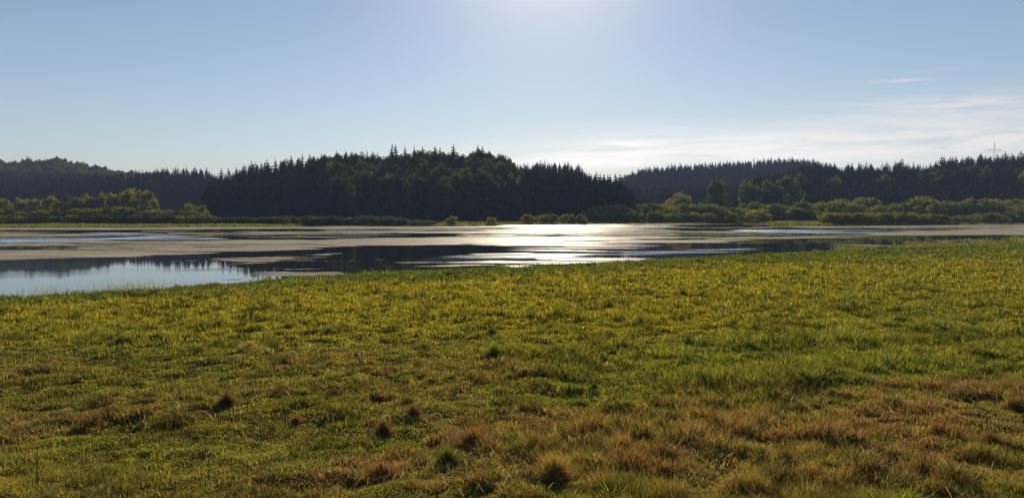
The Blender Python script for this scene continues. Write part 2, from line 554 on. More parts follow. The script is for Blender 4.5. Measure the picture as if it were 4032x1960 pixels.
# wind-ruffled water, the rest lies still
rip = np.zeros_like(WX)
rip += stroke([(-300, 605), (0, 606), (200, 603), (420, 597), (560, 600)], [4, 4, 3.5, 3, 2], 0.95)
rip += stroke([(80, 592), (300, 589), (450, 590)], [3, 3, 2], 0.9)
rip += stroke([(1040, 655), (1150, 648), (1400, 644), (1700, 634), (1900, 628)], [4, 6, 5, 4, 3], 0.34, 2.0)
rip += stroke([(-300, 693), (0, 693), (200, 688), (420, 684), (600, 676)], [8, 8, 7, 5, 3], 0.12, 2.0)
rip += stroke([(1850, 581), (1950, 582), (2150, 583), (2350, 586)], [2.5, 4, 4, 2], 0.7)
rip += stroke([(1150, 600), (1350, 600), (1500, 598), (1700, 600)], [8, 30, 32, 12], 0.62, 2.0) * sst(n_s2 * 0.6 + n_st * 0.4, 0.45, 0.60)
rip += stroke([(1250, 570), (1450, 568), (1700, 568)], [4, 5, 4], 0.6, 2.0)
rip = np.clip(rip * (0.25 + 1.5 * sst(n_s2 * .5 + fbm(WX / 30, WY / 7, 91, 4) * .5, .40, .58)), 0, 1)
WV = _WV0

M_WATER, t = newmat('lake_water')
tcg = nd(t, 'ShaderNodeNewGeometry')
at = nd(t, 'ShaderNodeAttribute', attribute_name='ripple')
mp = nd(t, 'ShaderNodeMapping')
mp.inputs['Scale'].default_value = (0.6, 2.2, 1.0)
t.links.new(tcg.outputs['Position'], mp.inputs['Vector'])
n1 = nd(t, 'ShaderNodeTexNoise', i_Scale=1.3, i_Detail=3.0, i_Roughness=0.6)
t.links.new(mp.outputs[0], n1.inputs['Vector'])
n2 = nd(t, 'ShaderNodeTexNoise', i_Scale=0.25, i_Detail=3.0)
t.links.new(mp.outputs[0], n2.inputs['Vector'])
bs = mth(t, 'ADD', mth(t, 'MULTIPLY', at.outputs['Fac'], 0.35), 0.006)
bmp = nd(t, 'ShaderNodeBump', i_Distance=0.12)
t.links.new(bs, bmp.inputs['Strength'])
t.links.new(n1.outputs['Fac'], bmp.inputs['Height'])
gl = nd(t, 'ShaderNodeBsdfGlossy')
gl.inputs['Color'].default_value = (0.96, 0.98, 1.0, 1)
rgh = mth(t, 'ADD', mth(t, 'MULTIPLY', at.outputs['Fac'], mrange(t, n2.outputs['Fac'], 0.35, 0.65, 0.17, 0.26)), 0.02)
t.links.new(rgh, gl.inputs['Roughness'])
t.links.new(bmp.outputs[0], gl.inputs['Normal'])
df = nd(t, 'ShaderNodeBsdfDiffuse')
df.inputs[0].default_value = (0.012, 0.014, 0.010, 1)
fr = nd(t, 'ShaderNodeFresnel', i_IOR=1.33)
mx = nd(t, 'ShaderNodeMixShader')
t.links.new(fr.outputs[0], mx.inputs[0])
t.links.new(df.outputs[0], mx.inputs[1])
t.links.new(gl.outputs[0], mx.inputs[2])
out(t, mx.outputs[0])
wf = grid_faces(*WX.shape)
keep = ((WY > yn_w * 0.93 - 3) & (WY < yf_w * 1.06)).ravel()
kf = keep[wf].any(1)
used, inv = np.unique(wf[kf], return_inverse=True)
VW = np.stack([WX, WY, WX * 0], -1).reshape(-1, 3)
me = mesh_np('water', VW[used], [inv.reshape(-1, 4)], M_WATER, extra={'ripple': rip.ravel()[used]}, smooth=True)
tag(link('water', me), kind='structure')

# floating weed: flat mats on the surface -------------------------------------
M_WEED, t = newmat('floating_weed')
geo = nd(t, 'ShaderNodeNewGeometry')
at = nd(t, 'ShaderNodeAttribute', attribute_name='cover')
mp = nd(t, 'ShaderNodeMapping')
mp.inputs['Scale'].default_value = (0.8, 1.0, 1.0)
t.links.new(geo.outputs['Position'], mp.inputs['Vector'])
nA = nd(t, 'ShaderNodeTexNoise', i_Scale=0.55, i_Detail=5.0, i_Roughness=0.7)
nB = nd(t, 'ShaderNodeTexNoise', i_Scale=0.12, i_Detail=3.0)
nC = nd(t, 'ShaderNodeTexNoise', i_Scale=2.2, i_Detail=4.0, i_Roughness=0.7)
for n in (nA, nB, nC):
    t.links.new(mp.outputs[0], n.inputs['Vector'])
nE = nd(t, 'ShaderNodeTexNoise', i_Scale=1.0, i_Detail=4.0, i_Roughness=0.6)
mp3 = nd(t, 'ShaderNodeMapping')
mp3.inputs['Scale'].default_value = (0.12, 0.6, 1.0)
t.links.new(geo.outputs['Position'], mp3.inputs['Vector'])
t.links.new(mp3.outputs[0], nE.inputs['Vector'])
nn = mth(t, 'ADD', mth(t, 'MULTIPLY', nA.outputs['Fac'], 0.5), mth(t, 'MULTIPLY', nE.outputs['Fac'], 0.5))
th = mth(t, 'SUBTRACT', mth(t, 'ADD', mth(t, 'MULTIPLY', at.outputs['Fac'], 0.42), 0.27), nn)
alpha = mrange(t, th, -0.02, 0.06)
wc = mixc(t, mrange(t, nB.outputs['Fac'], 0.35, 0.65), (0.60, 0.50, 0.33, 1), (0.46, 0.41, 0.30, 1))
wc = mixc(t, mrange(t, nC.outputs['Fac'], 0.35, 0.7), wc, (0.34, 0.29, 0.18, 1))
mp2 = nd(t, 'ShaderNodeMapping')
mp2.inputs['Scale'].default_value = (0.05, 0.35, 1.0)
t.links.new(geo.outputs['Position'], mp2.inputs['Vector'])
nD = nd(t, 'ShaderNodeTexNoise', i_Scale=1.0, i_Detail=5.0, i_Roughness=0.65)
t.links.new(mp2.outputs[0], nD.inputs['Vector'])
wc = mixc(t, mrange(t, nD.outputs['Fac'], 0.44, 0.62, 0, 0.75), wc, (0.20, 0.17, 0.11, 1))
bmp = nd(t, 'ShaderNodeBump', i_Strength=0.6, i_Distance=0.08)
t.links.new(nC.outputs['Fac'], bmp.inputs['Height'])
d_ = nd(t, 'ShaderNodeBsdfDiffuse')
t.links.new(wc, d_.inputs[0])
g_ = nd(t, 'ShaderNodeBsdfGlossy', i_Roughness=0.38)
t.links.new(bmp.outputs[0], g_.inputs['Normal'])
p = nd(t, 'ShaderNodeMixShader', i_0=0.07)
t.links.new(d_.outputs[0], p.inputs[1])
t.links.new(g_.outputs[0], p.inputs[2])
tp = nd(t, 'ShaderNodeBsdfTransparent')
mx = nd(t, 'ShaderNodeMixShader')
t.links.new(alpha, mx.inputs[0])
t.links.new(tp.outputs[0], mx.inputs[1])
t.links.new(p.outputs[0], mx.inputs[2])
out(t, mx.outputs[0])
inside = (WY > yn_w + 0.2) & (WY < yf_w + 0.5)
kf = (inside.ravel()[wf].all(1)) & (cov.ravel()[wf].max(1) > 0.10)
used, inv = np.unique(wf[kf], return_inverse=True)
VV = VW[used].copy(); VV[:, 2] = 0.006
me = mesh_np('floating_weed', VV, [inv.reshape(-1, 4)], M_WEED, extra={'cover': cov.ravel()[used]}, smooth=True)
tag(link('floating_weed', me), 'tan mats of dry floating weed lying in long streaks on the lake', 'water weed', kind='stuff')

# ------------------------------------------------------------------ plants: unit shapes
def spruce(seed, levels=15, n=9, R0=0.15, bare=0.06):
    """Unit-height spruce: whorls of drooping sprays round a thin stem; returns V, quads, and stem count."""
    r = np.random.default_rng(seed)
    V = []; Q = []
    lean = r.normal(0, 0.018, 2)
    gap = r.uniform(0, 6.28)
    blunt = r.uniform(0, 0.03)
    for i in range(levels):
        f = i / (levels - 1)
        z = bare + (0.97 - bare) * f
        rad = R0 * (1 - f) ** 0.72 * (1.0 if f > 0.15 else 0.75 + f * 1.6) + 0.014
        m = max(5, int(n * (1 - 0.45 * f)))
        a0 = r.uniform(0, 6.28)
        for k in range(m):
            a = a0 + 6.283 * k / m + r.normal(0, 0.2)
            rr = rad * r.uniform(0.55, 1.3) * (1 - 0.35 * max(0, math.cos(a - gap - 3 * f)) * (seed % 2)) + blunt * f * (1 - f) * 2
            ca, sa = math.cos(a), math.sin(a)
            w = rr * r.uniform(0.28, 0.42) + 0.006
            dz = rr * r.uniform(0.35, 0.7)
            zz = z + r.normal(0, 0.008)
            b = len(V)
            cx, cy = lean[0] * f, lean[1] * f
            V += [(cx, cy, zz + 0.022), (cx + 0.6 * rr * ca - w * sa, cy + 0.6 * rr * sa + w * ca, zz - dz * 0.85),
                  (cx + rr * ca, cy + rr * sa, zz - dz * 0.75),
                  (cx + 0.6 * rr * ca + w * sa, cy + 0.6 * rr * sa - w * ca, zz - dz * 0.85)]
            Q += [(b, b + 1, b + 2), (b, b + 2, b + 3)]
    # leader
    b = len(V)
    V += [(lean[0] - 0.006, lean[1], 0.94), (lean[0] + 0.006, lean[1], 0.94), (lean[0], lean[1] + 0.006, 0.94), (lean[0], lean[1], 1.0)]
    Q += [(b, b + 1, b + 3), (b + 1, b + 2, b + 3), (b + 2, b, b + 3)]
    V = np.array(V); Q = np.array(Q)
    # trunk
    ang = np.linspace(0, 2 * math.pi, 6)[:-1]
    b = len(V)
    lowr = np.stack([0.013 * np.cos(ang), 0.013 * np.sin(ang), ang * 0 - 0.05], 1)
    hi = np.stack([0.004 * np.cos(ang), 0.004 * np.sin(ang), ang * 0 + 0.9], 1)
    V = np.concatenate([V, lowr, hi])
    tq = []
    for k in range(5):
        k2 = (k + 1) % 5
        tq += [(b + k, b + k2, b + 5 + k2), (b + k, b + 5 + k2, b + 5 + k)]
    nq = len(Q)
    return V, np.concatenate([Q, np.array(tq)]), nq


def crown(seed, nb=26, leaves=60, wx=0.5, z0=0.22, z1=1.0, top=1.0, leaf=0.045, rb=(0.12, 0.22), fill=0.35, shell=0.75, upright=0.0):
    """Unit-height leafy crown: leaf-sized faces clustered on many small boughs through an uneven ellipsoid."""
    r = np.random.default_rng(seed)
    zc, hz = (z0 + z1) / 2, (z1 - z0) / 2
    C = []
    while len(C) < nb:
        p = r.normal(size=3); p /= np.linalg.norm(p)
        s = r.uniform(fill, 1) ** 0.6
        x = p * s
        taper = 1 - 0.25 * max(0, x[2]) * top
        C.append((x[0] * wx * 0.82 * taper, x[1] * wx * 0.82 * taper, zc + x[2] * hz * 0.85, r.uniform(*rb) * (0.85 if x[2] > .5 else 1)))
    C = np.array(C)
    N = nb * leaves
    cidx = np.repeat(np.arange(nb), leaves)
    d = r.normal(size=(N, 3)); d /= np.linalg.norm(d, axis=1)[:, None]
    rr = C[cidx, 3] * (r.uniform(0.2, 1.1, N) ** (1 - shell * 0.6))
    ctr = C[cidx, :3] + d * rr[:, None] * np.array([1, 1, 0.85 + upright])
    ctr[:, 2] = np.maximum(ctr[:, 2], z0 * 0.6)
    nrm = d + r.normal(0, 0.7, (N, 3)); nrm /= np.linalg.norm(nrm, axis=1)[:, None]
    h = np.cross(nrm, r.normal(size=(N, 3))); h /= np.linalg.norm(h, axis=1)[:, None]
    g = np.cross(nrm, h)
    s = leaf * r.uniform(0.6, 1.4, N)[:, None]
    a = ctr - h * s; b = ctr + g * s * 0.6; c = ctr + h * s; e = ctr - g * s * 0.6
    V = np.stack([a, b, c, e], 1).reshape(-1, 3)
    F = np.arange(N * 4).reshape(N, 4)
    m = V[:, 2].max()
    V[:, 2] *= 1.0 / m
    return V, F, C


def trunk(seed, C, r0=0.025, top=0.6):
    """Tapered trunk with limbs towards some boughs."""
    r = np.random.default_rng(seed)
    V = []; F = []

    def tube(pts, rad):
        b = len(V)
        for (p, q) in zip(pts, rad):
            for k in range(6):
                a = k * math.pi / 3
                V.append((p[0] + q * math.cos(a), p[1] + q * math.sin(a), p[2]))
        for i in range(len(pts) - 1):
            for k in range(6):
                k2 = (k + 1) % 6
                F.append((b + i * 6 + k, b + i * 6 + k2, b + i * 6 + 6 + k2, b + i * 6 + 6 + k))
    bx, by = r.normal(0, 0.01, 2)
    tube([(0, 0, -0.04), (bx, by, top * 0.5), (bx * 2, by * 2, top)], [r0, r0 * 0.7, r0 * 0.35])
    for c in C[:7]:
        z = r.uniform(0.2, 0.8) * top
        tube([(bx, by, z), (c[0] * 0.5, c[1] * 0.5, (z + c[2]) / 2), (c[0], c[1], c[2])], [r0 * 0.45, r0 * 0.3, r0 * 0.12])
    return np.array(V), np.array(F)


SPR = [spruce(s, levels=15 + s % 3, n=9, R0=[.16, .20, .14, .23, .18, .13, .21, .15][s % 8]) for s in range(8)]
SPR_ME = [mesh_np('spruce', v, [f], [M_SPRUCE, M_BARK], fmat=[0] * n + [1] * (len(f) - n)) for v, f, n in SPR]
BRD = [crown(100 + s, nb=30, leaves=60, wx=[.42, .5, .36, .45][s % 4], z0=0.13, leaf=0.038) for s in range(5)]
SHR = [crown(200 + s, nb=26, leaves=150, wx=[.75, .9, .65, .8][s % 4], z0=0.0, leaf=0.040, rb=(.16, .3), fill=.3) for s in range(6)]


def scatter_mesh(name, protos, X, Y, Z, H, Wd, mat, seed=3):
    """Many plants of a wood in one mesh. protos: list of (V, F)."""
    r = np.random.default_rng(seed)
    VV = []; FF = []; off = 0
    pid = r.integers(0, len(protos), len(X))
    for k, pr in enumerate(protos):
        s = np.where(pid == k)[0]
        if len(s) == 0:
            continue
        V, F = pr[0], pr[1]
        a = r.uniform(0, 6.283, len(s))
        ca, sa = np.cos(a)[:, None], np.sin(a)[:, None]
        w = Wd[s][:, None]; h = H[s][:, None]
        x = (V[:, 0] * ca - V[:, 1] * sa) * w + X[s][:, None]
        y = (V[:, 0] * sa + V[:, 1] * ca) * w + Y[s][:, None]
        z = V[:, 2] * h + Z[s][:, None]
        VV.append(np.stack([x, y, z], -1).reshape(-1, 3))
        FF.append((F[None] + (np.arange(len(s)) * len(V))[:, None, None] + off).reshape(-1, F.shape[1]))
        off += len(s) * len(V)
    return mesh_np(name, np.concatenate(VV), [np.concatenate(FF)], mat)


# ------------------------------------------------------------------ woods
def tree_base(u, depth):
    t_ = float(dirs(u, 500)[0])
    x = t_ * depth
    return x, float(ground_z(np.array([x]), np.array([depth]))[0])


ncon = 0


def put_spruce(u, v, depth, label, group, wf=1.0, hmax=30.0, hmin=9.0, rnd=R):
    global ncon
    x, z = tree_base(u, depth)
    ztop = CAMH + depth * float(dirs(u, v)[1])
    h = min(max(ztop - z, hmin), hmax)
    z = ztop - h if ztop - h < z else z
    me = SPR_ME[rnd.integers(0, 8)]
    w = min(h, 26) * wf * rnd.uniform(1.0, 1.3)
    o = link('spruce', me, loc=(x, depth, z), rz=rnd.uniform(0, 6.28), sc=(w, w, ztop - z))
    tag(o, label, 'conifer', group)
    ncon += 1
    return o


# broadleaf trees: crown and trunk parts
BR_ME = {}


def put_broad(u, v, depth, wid_u, label, group, mat, vb=None, proto='B', name='broadleaf_tree', cat='tree', idx=None, hmin=None, trunkp=True, sink=0.0):
    x, z = tree_base(u, depth)
    ztop = CAMH + depth * float(dirs(u, v)[1])
    h = ztop - z
    if hmin and h < hmin:
        z = ztop - hmin; h = hmin
    h = max(h, 0.6)
    wid = wid_u * K / FPX * depth
    lst = BRD if proto == 'B' else SHR
    i = int(R.integers(0, len(lst))) if idx is None else idx
    key = (proto, i, mat.name)
    if key not in BR_ME:
        V, F, C = lst[i]
        wx = np.abs(V[:, :2]).max()
        V2 = V.copy(); V2[:, :2] *= 0.5 / wx
        C2 = C.copy(); C2[:, :2] *= 0.5 / wx
        tv, tf = trunk(i + 50, C2, r0=0.028 if proto == 'B' else 0.016)
        BR_ME[key] = (mesh_np(name + '_crown', V2, [F], mat), mesh_np(name + '_trunk', tv, [tf], M_BARK))
    cm, tm = BR_ME[key]
    e = link(name, None, loc=(x, depth, z - sink))
    tag(e, label, cat, group)
    rz = R.uniform(0, 6.28)
    link('crown', cm, e, rz=rz, sc=(wid, wid, h + sink))
    if trunkp:
        link('trunk', tm, e, rz=rz, sc=(wid, wid, h * 0.9))
    return e


CREST = {
 'B': (10.5, 'dark spruce on the low skyline at the left, between broadleaf hill and central hill', 'spruces on the low left skyline', 385, 540),
 'C': (12.0, 'dark pointed spruce on the rising left shoulder of the central wooded hill', 'spruces on the left shoulder of the central hill', 548, 812),
 'E': (10.0, 'hazy spruce on the second ridge just right of the central hill', 'spruces on the hazy second ridge', 1300, 1470),
 'F': (12.5, 'tall dark spruce in the front row sloping down right of the central hill', 'front spruces right of the central hill', 1322, 1590),
 'G': (8.0, 'tiny blue spruce on the farthest ridge, seen in the gap', 'spruces on the farthest ridge', 1562, 1602),
 'H': (9.0, 'small hazy blue spruce on the long far ridge right of the gap', 'spruces on the long far ridge', 1583, 2048),
 'J': (12.5, 'dark spruce on the near skyline at the right', 'spruces on the near right skyline', 2052, 2590),
}
JIT = {'B': 5, 'C': 7, 'E': 4, 'F': 7, 'G': 3, 'H': 4, 'J': 8}
for k, (sp, lab, grp, a, b) in CREST.items():
    u = a
    i = 0
    while u < b:
        v = float(np.interp(u, SK[k][:, 0], SK[k][:, 1])) + abs(R.normal(0, JIT[k])) * 0.75 - 1.5
        if k in 'BCJEH' and R.random() < 0.16:
            put_broad(u, v + 3, DEP[k][1] + R.uniform(-6, 6), R.uniform(20, 34) * 500 / DEP[k][1], 'round leafy crown among the ' + grp, 'leafy crowns among the ' + grp, M_BROAD, hmin=14)
            u += sp * R.uniform(0.8, 1.5)
            continue
        put_spruce(u, v, DEP[k][1] + R.uniform(-9, 9), lab, grp, wf=1.5 * R.uniform(.75, 1.25))
        u += sp * R.uniform(0.45, 1.6)
        i += 1
# left dark spruces whose tops stand against the broadleaf hill
u = -5
while u < 385:
    v = float(np.interp(u, SK['B'][:, 0], SK['B'][:, 1])) + R.normal(0, 3)
    put_spruce(u, v, DEP['B'][1] + R.uniform(-9, 9), 'dark spruce at the far left with its top against the hazy broadleaf hill', 'spruces below the broadleaf hill')
    u += 12 * R.uniform(0.6, 1.4)
# emergent conifers on the crown of the central hill, each its own
for (u, v, wf, lab) in [
    (986, 363, 1.2, 'tallest spruce on the central hill, left one of a close pair'),
    (997, 364, 1.1, 'tall spruce on the central hill, right one of the close pair'),
    (1021, 367, 1.0, 'narrow pointed spruce standing alone just right of the tall pair'),
    (1043, 366, 0.9, 'slim spruce with open top, second after the tall pair on the hilltop'),
    (1063, 368, 0.9, 'slim spruce third after the tall pair on the hilltop'),
    (1096, 368, 1.5, 'broad fuzzy topped spruce midway between the tall pair and the lone wide spruce'),
    (1108, 370, 1.3, 'blunt spruce touching the right side of the broad fuzzy topped one'),
    (1141, 364, 1.5, 'lone wide spruce rising from round crowns of the central hill'),
    (1203, 365, 1.7, 'big dark spruce at the left of the rounded summit clump'),
    (1214, 368, 1.5, 'big dark spruce at the right of the rounded summit clump'),
    (850, 379, 0.9, 'slim spruce above the bright round tree, leftmost of its four neighbours'),
    (870, 378, 0.9, 'pointed spruce directly above the bright round olive tree'),
    (925, 377, 0.8, 'slim spruce right of the bright round tree, first of two'),
    (939, 378, 0.9, 'slim spruce right of the bright round tree, second of two'),
    (953, 384, 0.8, 'small spruce in the notch before the tall pair')]:
    put_spruce(u, v, DEP['D'][1] - 6, lab, None, wf=wf, hmin=16)

for i, u in enumerate(np.arange(-8, 470, 17.0)):
    v = float(np.interp(u, SK['A'][:, 0], SK['A'][:, 1])) + R.normal(0.5, 2.6)
    put_broad(u + R.normal(0, 3), v, DEP['A'][1] + R.uniform(-10, 10), R.uniform(22, 34),
              'hazy round crowned tree along the top of the far left hill', 'trees on top of the far left hill', M_BROAD, hmin=14)
# crest of central hill, leafy
for i, u in enumerate(np.arange(815, 1290, 14.0)):
    v = float(np.interp(u, SK['D'][:, 0], SK['D'][:, 1])) + R.uniform(0, 4)
    put_broad(u + R.normal(0, 4), v, DEP['D'][1] + R.uniform(-8, 6), R.uniform(30, 58),
              'dark round leafy crown on the skyline of the central hill', 'leafy crowns on the central hill skyline', M_BROAD, hmin=15)
for i in range(46):
    u = R.uniform(830, 1345)
    top = float(np.interp(u, SK['D'][:, 0], SK['D'][:, 1]))
    v = top + R.uniform(10, 75)
    dep = DEP['D'][1] - (v - top) * 1.15 - 8
    put_broad(u, v, dep, R.uniform(40, 72), 'dark green leafy crown on the upper face of the central hill',
              'leafy crowns on the face of the central hill', M_MID if R.random() < 0.25 else M_BROAD, hmin=12)
put_broad(841, 404, 478, 66, 'bright yellow green round tree high on the left face of the central hill', None, M_OLIVE, hmin=18, idx=1)
put_broad(1288, 432, 440, 44, 'lighter olive tree at the right end of the leafy crowns, above the glitter', None, M_WILLOW, hmin=17, idx=0)
put_broad(1262, 385, 492, 60, 'rounded leafy dome closing the right end of the summit', None, M_BROAD, hmin=18, idx=1)
put_broad(2263, 397, 588, 26, 'round leafy tree poking above the right spruce skyline', None, M_BROAD, hmin=18, idx=0)
for i in range(34):
    u = R.uniform(2000, 2590)
    top = float(np.interp(u, SK['J'][:, 0], SK['J'][:, 1]))
    v = top + R.uniform(22, 52)
    put_broad(u, v, DEP['J'][0] + 60 + R.uniform(-15, 15), R.uniform(34, 56), 'dull green leafy tree before the spruces of the near right hill',
              'leafy trees on the near right hill', M_MID if R.random() < 0.4 else M_BROAD, hmin=13)
put_broad(2573, 428, 540, 40, 'lighter leafy tree cut by the right edge, halfway up the hill', None, M_WILLOW, hmin=15)

# trees along the foot, left
for (u, v, w) in [(9, 497, 40), (46, 495, 30), (64, 498, 34), (89, 498, 38), (129, 489, 34), (150, 502, 36), (196, 494, 34), (214, 485, 30),
                  (233, 492, 34), (257, 480, 32), (285, 483, 34), (306, 477, 34), (321, 473, 32), (340, 473, 34), (355, 476, 34), (371, 476, 40)]:
    put_broad(u, v, 392 + R.uniform(-8, 8), w * 1.5, 'olive green slender tree in the sunlit row behind the left shrubs', 'sunlit trees behind the left shrubs', M_OLIVE)
put_broad(171, 483, 388, 44, 'darkest round tree in the left row of sunlit trees', None, M_BROAD)
put_broad(388, 498, 380, 34, 'low olive tree ending the sunlit left row towards the dark wood', None, M_OLIVE)
put_broad(474, 508, 385, 44, 'round green tree alone before the dark spruces left of the central hill', None, M_WILLOW)
put_broad(506, 497, 400, 24, 'slim dull tree against the left edge of the central hill', None, M_BROAD)
# trees, right
put_broad(1713, 481, 455, 100, 'pale grey green spreading tree behind the lakeside shrubs', None, M_PALE, idx=1)
put_broad(1803, 444, 470, 62, 'tall egg shaped green tree standing alone right of the pale tree', None, M_MID, idx=2)
put_broad(1884, 448, 478, 78, 'left tree of the big rounded green clump', None, M_MID, idx=0)
put_broad(1932, 447, 482, 84, 'middle tree of the big rounded green clump', None, M_MID, idx=1)
put_broad(1975, 436, 488, 100, 'right and broadest tree of the big rounded green clump', None, M_MID, idx=3)
put_broad(1905, 432, 505, 60, 'dark rounded tree rising behind the big green clump', None, M_BROAD, idx=3)
put_broad(1770, 500, 430, 40, 'dark small tree between the pale tree and the egg shaped tree', None, M_BROAD)

# ------------------------------------------------------------------ shrubs
def shrub(u, v, w, dep, label, group=None, mat=M_WILLOW, idx=None, sink=0.5):
    o = put_broad(u, v - 3.0, dep, w * 1.55, label, group, mat, proto='S', name='shrub', cat='shrub', idx=idx, trunkp=False, sink=sink)
    return o


for (u, v, w, d) in [(1493, 519, 45, 30), (1536, 515, 60, 38), (1563, 518, 40, 30), (1585, 526, 34, 26), (1627, 512, 60, 40), (1658, 512, 44, 44),
                     (1676, 526, 40, 28), (1716, 512, 70, 36), (1777, 513, 50, 40), (1787, 514, 45, 34), (1815, 521, 40, 28), (1845, 523, 40, 32),
                     (1515, 532, 40, 20), (1600, 535, 40, 20), (1650, 534, 44, 20), (1740, 534, 50, 20), (1830, 535, 50, 20), (1570, 537, 36, 18), (1700, 537, 40, 18), (1785, 537, 40, 18)]:
    shrub(u, v, w, 370 + d, 'rounded green lakeside shrub right of the glitter, below the pale tree', 'shrubs below the pale tree')
for (u, v, w, d) in [(1888, 508, 52, 30), (1907, 506, 24, 40), (1939, 514, 46, 30), (1961, 514, 60, 30), (1985, 530, 40, 20), (2021, 508, 50, 30), (2003, 523, 40, 18), (2036, 529, 42, 12),
                     (2068, 536, 34, 8), (2076, 508, 64, 34), (2117, 500, 66, 42), (2151, 511, 38, 26), (2166, 497, 44, 44), (2178, 497, 60, 48),
                     (2221, 516, 60, 24), (2262, 510, 50, 30), (2309, 508, 44, 28), (2333, 516, 60, 20), (2382, 506, 60, 26),
                     (2416, 508, 52, 30), (2463, 498, 72, 34), (2493, 501, 66, 38), (2543, 501, 60, 40), (2568, 512, 50, 26), (2600, 505, 60, 30)]:
    shrub(u, v, w, 388 + d, 'rounded green willow shrub in the wide thicket on the right far shore', 'willow shrubs of the right thicket')
shrub(2322, 493, 78, 420, 'highest dome of the right willow thicket')
for u in np.arange(2092, 2385, 21.0):
    shrub(u, 534 + R.uniform(0, 5) + max(0, (u - 2300) * 0.08), 46, float(y_far(float(dirs(u, 560)[0]))) + R.uniform(6, 14), 'low yellowish shrub of the long hedge at the right water edge', 'low hedge shrubs at the right water edge', M_OLIVE)
for (u, v, w) in [(2397, 549, 34), (2435, 543, 42), (2472, 538, 50), (2502, 536, 50), (2532, 535, 50), (2562, 529, 54), (2590, 529, 50)]:
    shrub(u, v, w, float(y_far(float(dirs(u, 560)[0]))) + R.uniform(8, 16), 'low dull shrub at the water edge by the right border', 'low shrubs by the right border', M_WILLOW)
shrub(1903, 527, 74, 395, 'yellow leaved bush on the grass strip before the green thicket', None, M_YELLOW, idx=1)
shrub(1462, 541, 28, 356, 'small dark bush right of the three shore bushes')
for (u, v, w, lab, m, ix) in [(1137, 545, 38, 'pointed green bush alone on the far grass spit', M_WILLOW, 0),
                           (1236, 548, 29, 'smallest round yellow bush at the far water edge', M_YELLOW, 3),
                           (1328, 541, 38, 'ragged yellow green bush, left of the three by the glitter', M_YELLOW, 2),
                           (1380, 540, 58, 'widest bush of the three by the glitter', M_OLIVE, 1),
                           (1429, 540, 48, 'dark domed bush, right of the three by the glitter', M_WILLOW, 3)]:
    shrub(u, v, w / 1.45, float(y_far(float(dirs(u, 560)[0]))) + 5, lab, None, m, idx=ix, sink=0.3)
for (u, v, w, d) in [(0, 529, 50, 8), (31, 526, 50, 10), (77, 532, 50, 4), (122, 529, 50, 6), (153, 529, 46, 8), (199, 525, 56, 12), (233, 525, 50, 8), (269, 521, 56, 14),
                     (306, 520, 56, 14), (337, 529, 50, 6), (383, 529, 56, 8), (416, 529, 46, 8), (441, 532, 44, 6), (477, 529, 50, 10), (502, 517, 44, 30),
                     (20, 542, 50, 0), (60, 545, 50, 0), (105, 543, 50, 0), (145, 545, 50, 0), (185, 542, 50, 0), (225, 544, 50, 0), (265, 541, 50, 0), (305, 544, 50, 0),
                     (345, 541, 50, 0), (385, 544, 50, 0), (425, 543, 50, 0), (465, 544, 50, 0), (505, 541, 50, 2)]:
    shrub(u, v, w, 322 + d, 'dark green rounded shrub in the dense bank along the left far shore', 'shrub bank on the left far shore',
          M_WILLOW if R.random() < 0.6 else M_BROAD)
for i, u in enumerate(np.arange(530, 1085, 28.0)):
    shrub(u, 547 + R.uniform(-4, 4) + (6 if u > 1000 else 0), 54, float(y_far(float(dirs(u, 560)[0]))) + (9 if 760 < u < 1100 else 34) + R.uniform(-2, 4), 'low dark shrub in the shade at the foot of the central hill', 'shaded shrubs at the foot of the central hill', M_BROAD)

# ------------------------------------------------------------------ fill of the woods (uncounted mass)
def fill(name, k, a, b, label, step, conif=True, margin=3.0, d0=None, d1=None, hr=(14, 20), mat=None, seed=0, keepout=None):
    r = np.random.default_rng(500 + seed)
    f0, f1 = DEP[k]
    d0 = d0 or f0; d1 = d1 or f1 - 6
    xs = []; ys = []
    dep = d0
    while dep <= d1 + 40:
        ta, tb = float(dirs(a, 500)[0]), float(dirs(b, 500)[0])
        n = int((tb - ta) * dep / step) + 1
        x = np.linspace(ta * dep, tb * dep, n) + r.normal(0, step * 0.3, n)
        y = dep + r.normal(0, step * 0.3, n)
        xs.append(x); ys.append(y)
        dep += step * (1.0 if dep < d0 + 20 else 1.25)
    X = np.concatenate(xs); Y = np.concatenate(ys)
    Z = ground_z(X, Y)
    H = r.uniform(hr[0], hr[1], len(X))
    T = X / Y
    uu = (T * FPX + 2016) / K
    lim = CAMH + Y * sky_slope(k, uu) - (margin * K / FPX) * Y - r.uniform(0, 1.5, len(X))
    H = np.minimum(H, lim - Z)
    ok = H > 4.5
    X, Y, Z, H = X[ok], Y[ok], Z[ok], H[ok]
    if conif:
        me = scatter_mesh(name, [(v, f) for v, f, n in SPR], X, Y, Z, H, np.clip(H, 12, 20) * r.uniform(1.3, 1.8, len(H)), mat or M_SPRUCE, seed)
    else:
        me = scatter_mesh(name, [(v, f) for v, f, c in BRD], X, Y, Z, H, np.clip(H, 9, 16) * r.uniform(0.8, 1.1, len(H)), mat or M_BROAD, seed)
    o = link(name, me)
    tag(o, label, 'woodland', kind='stuff')
    return len(X)


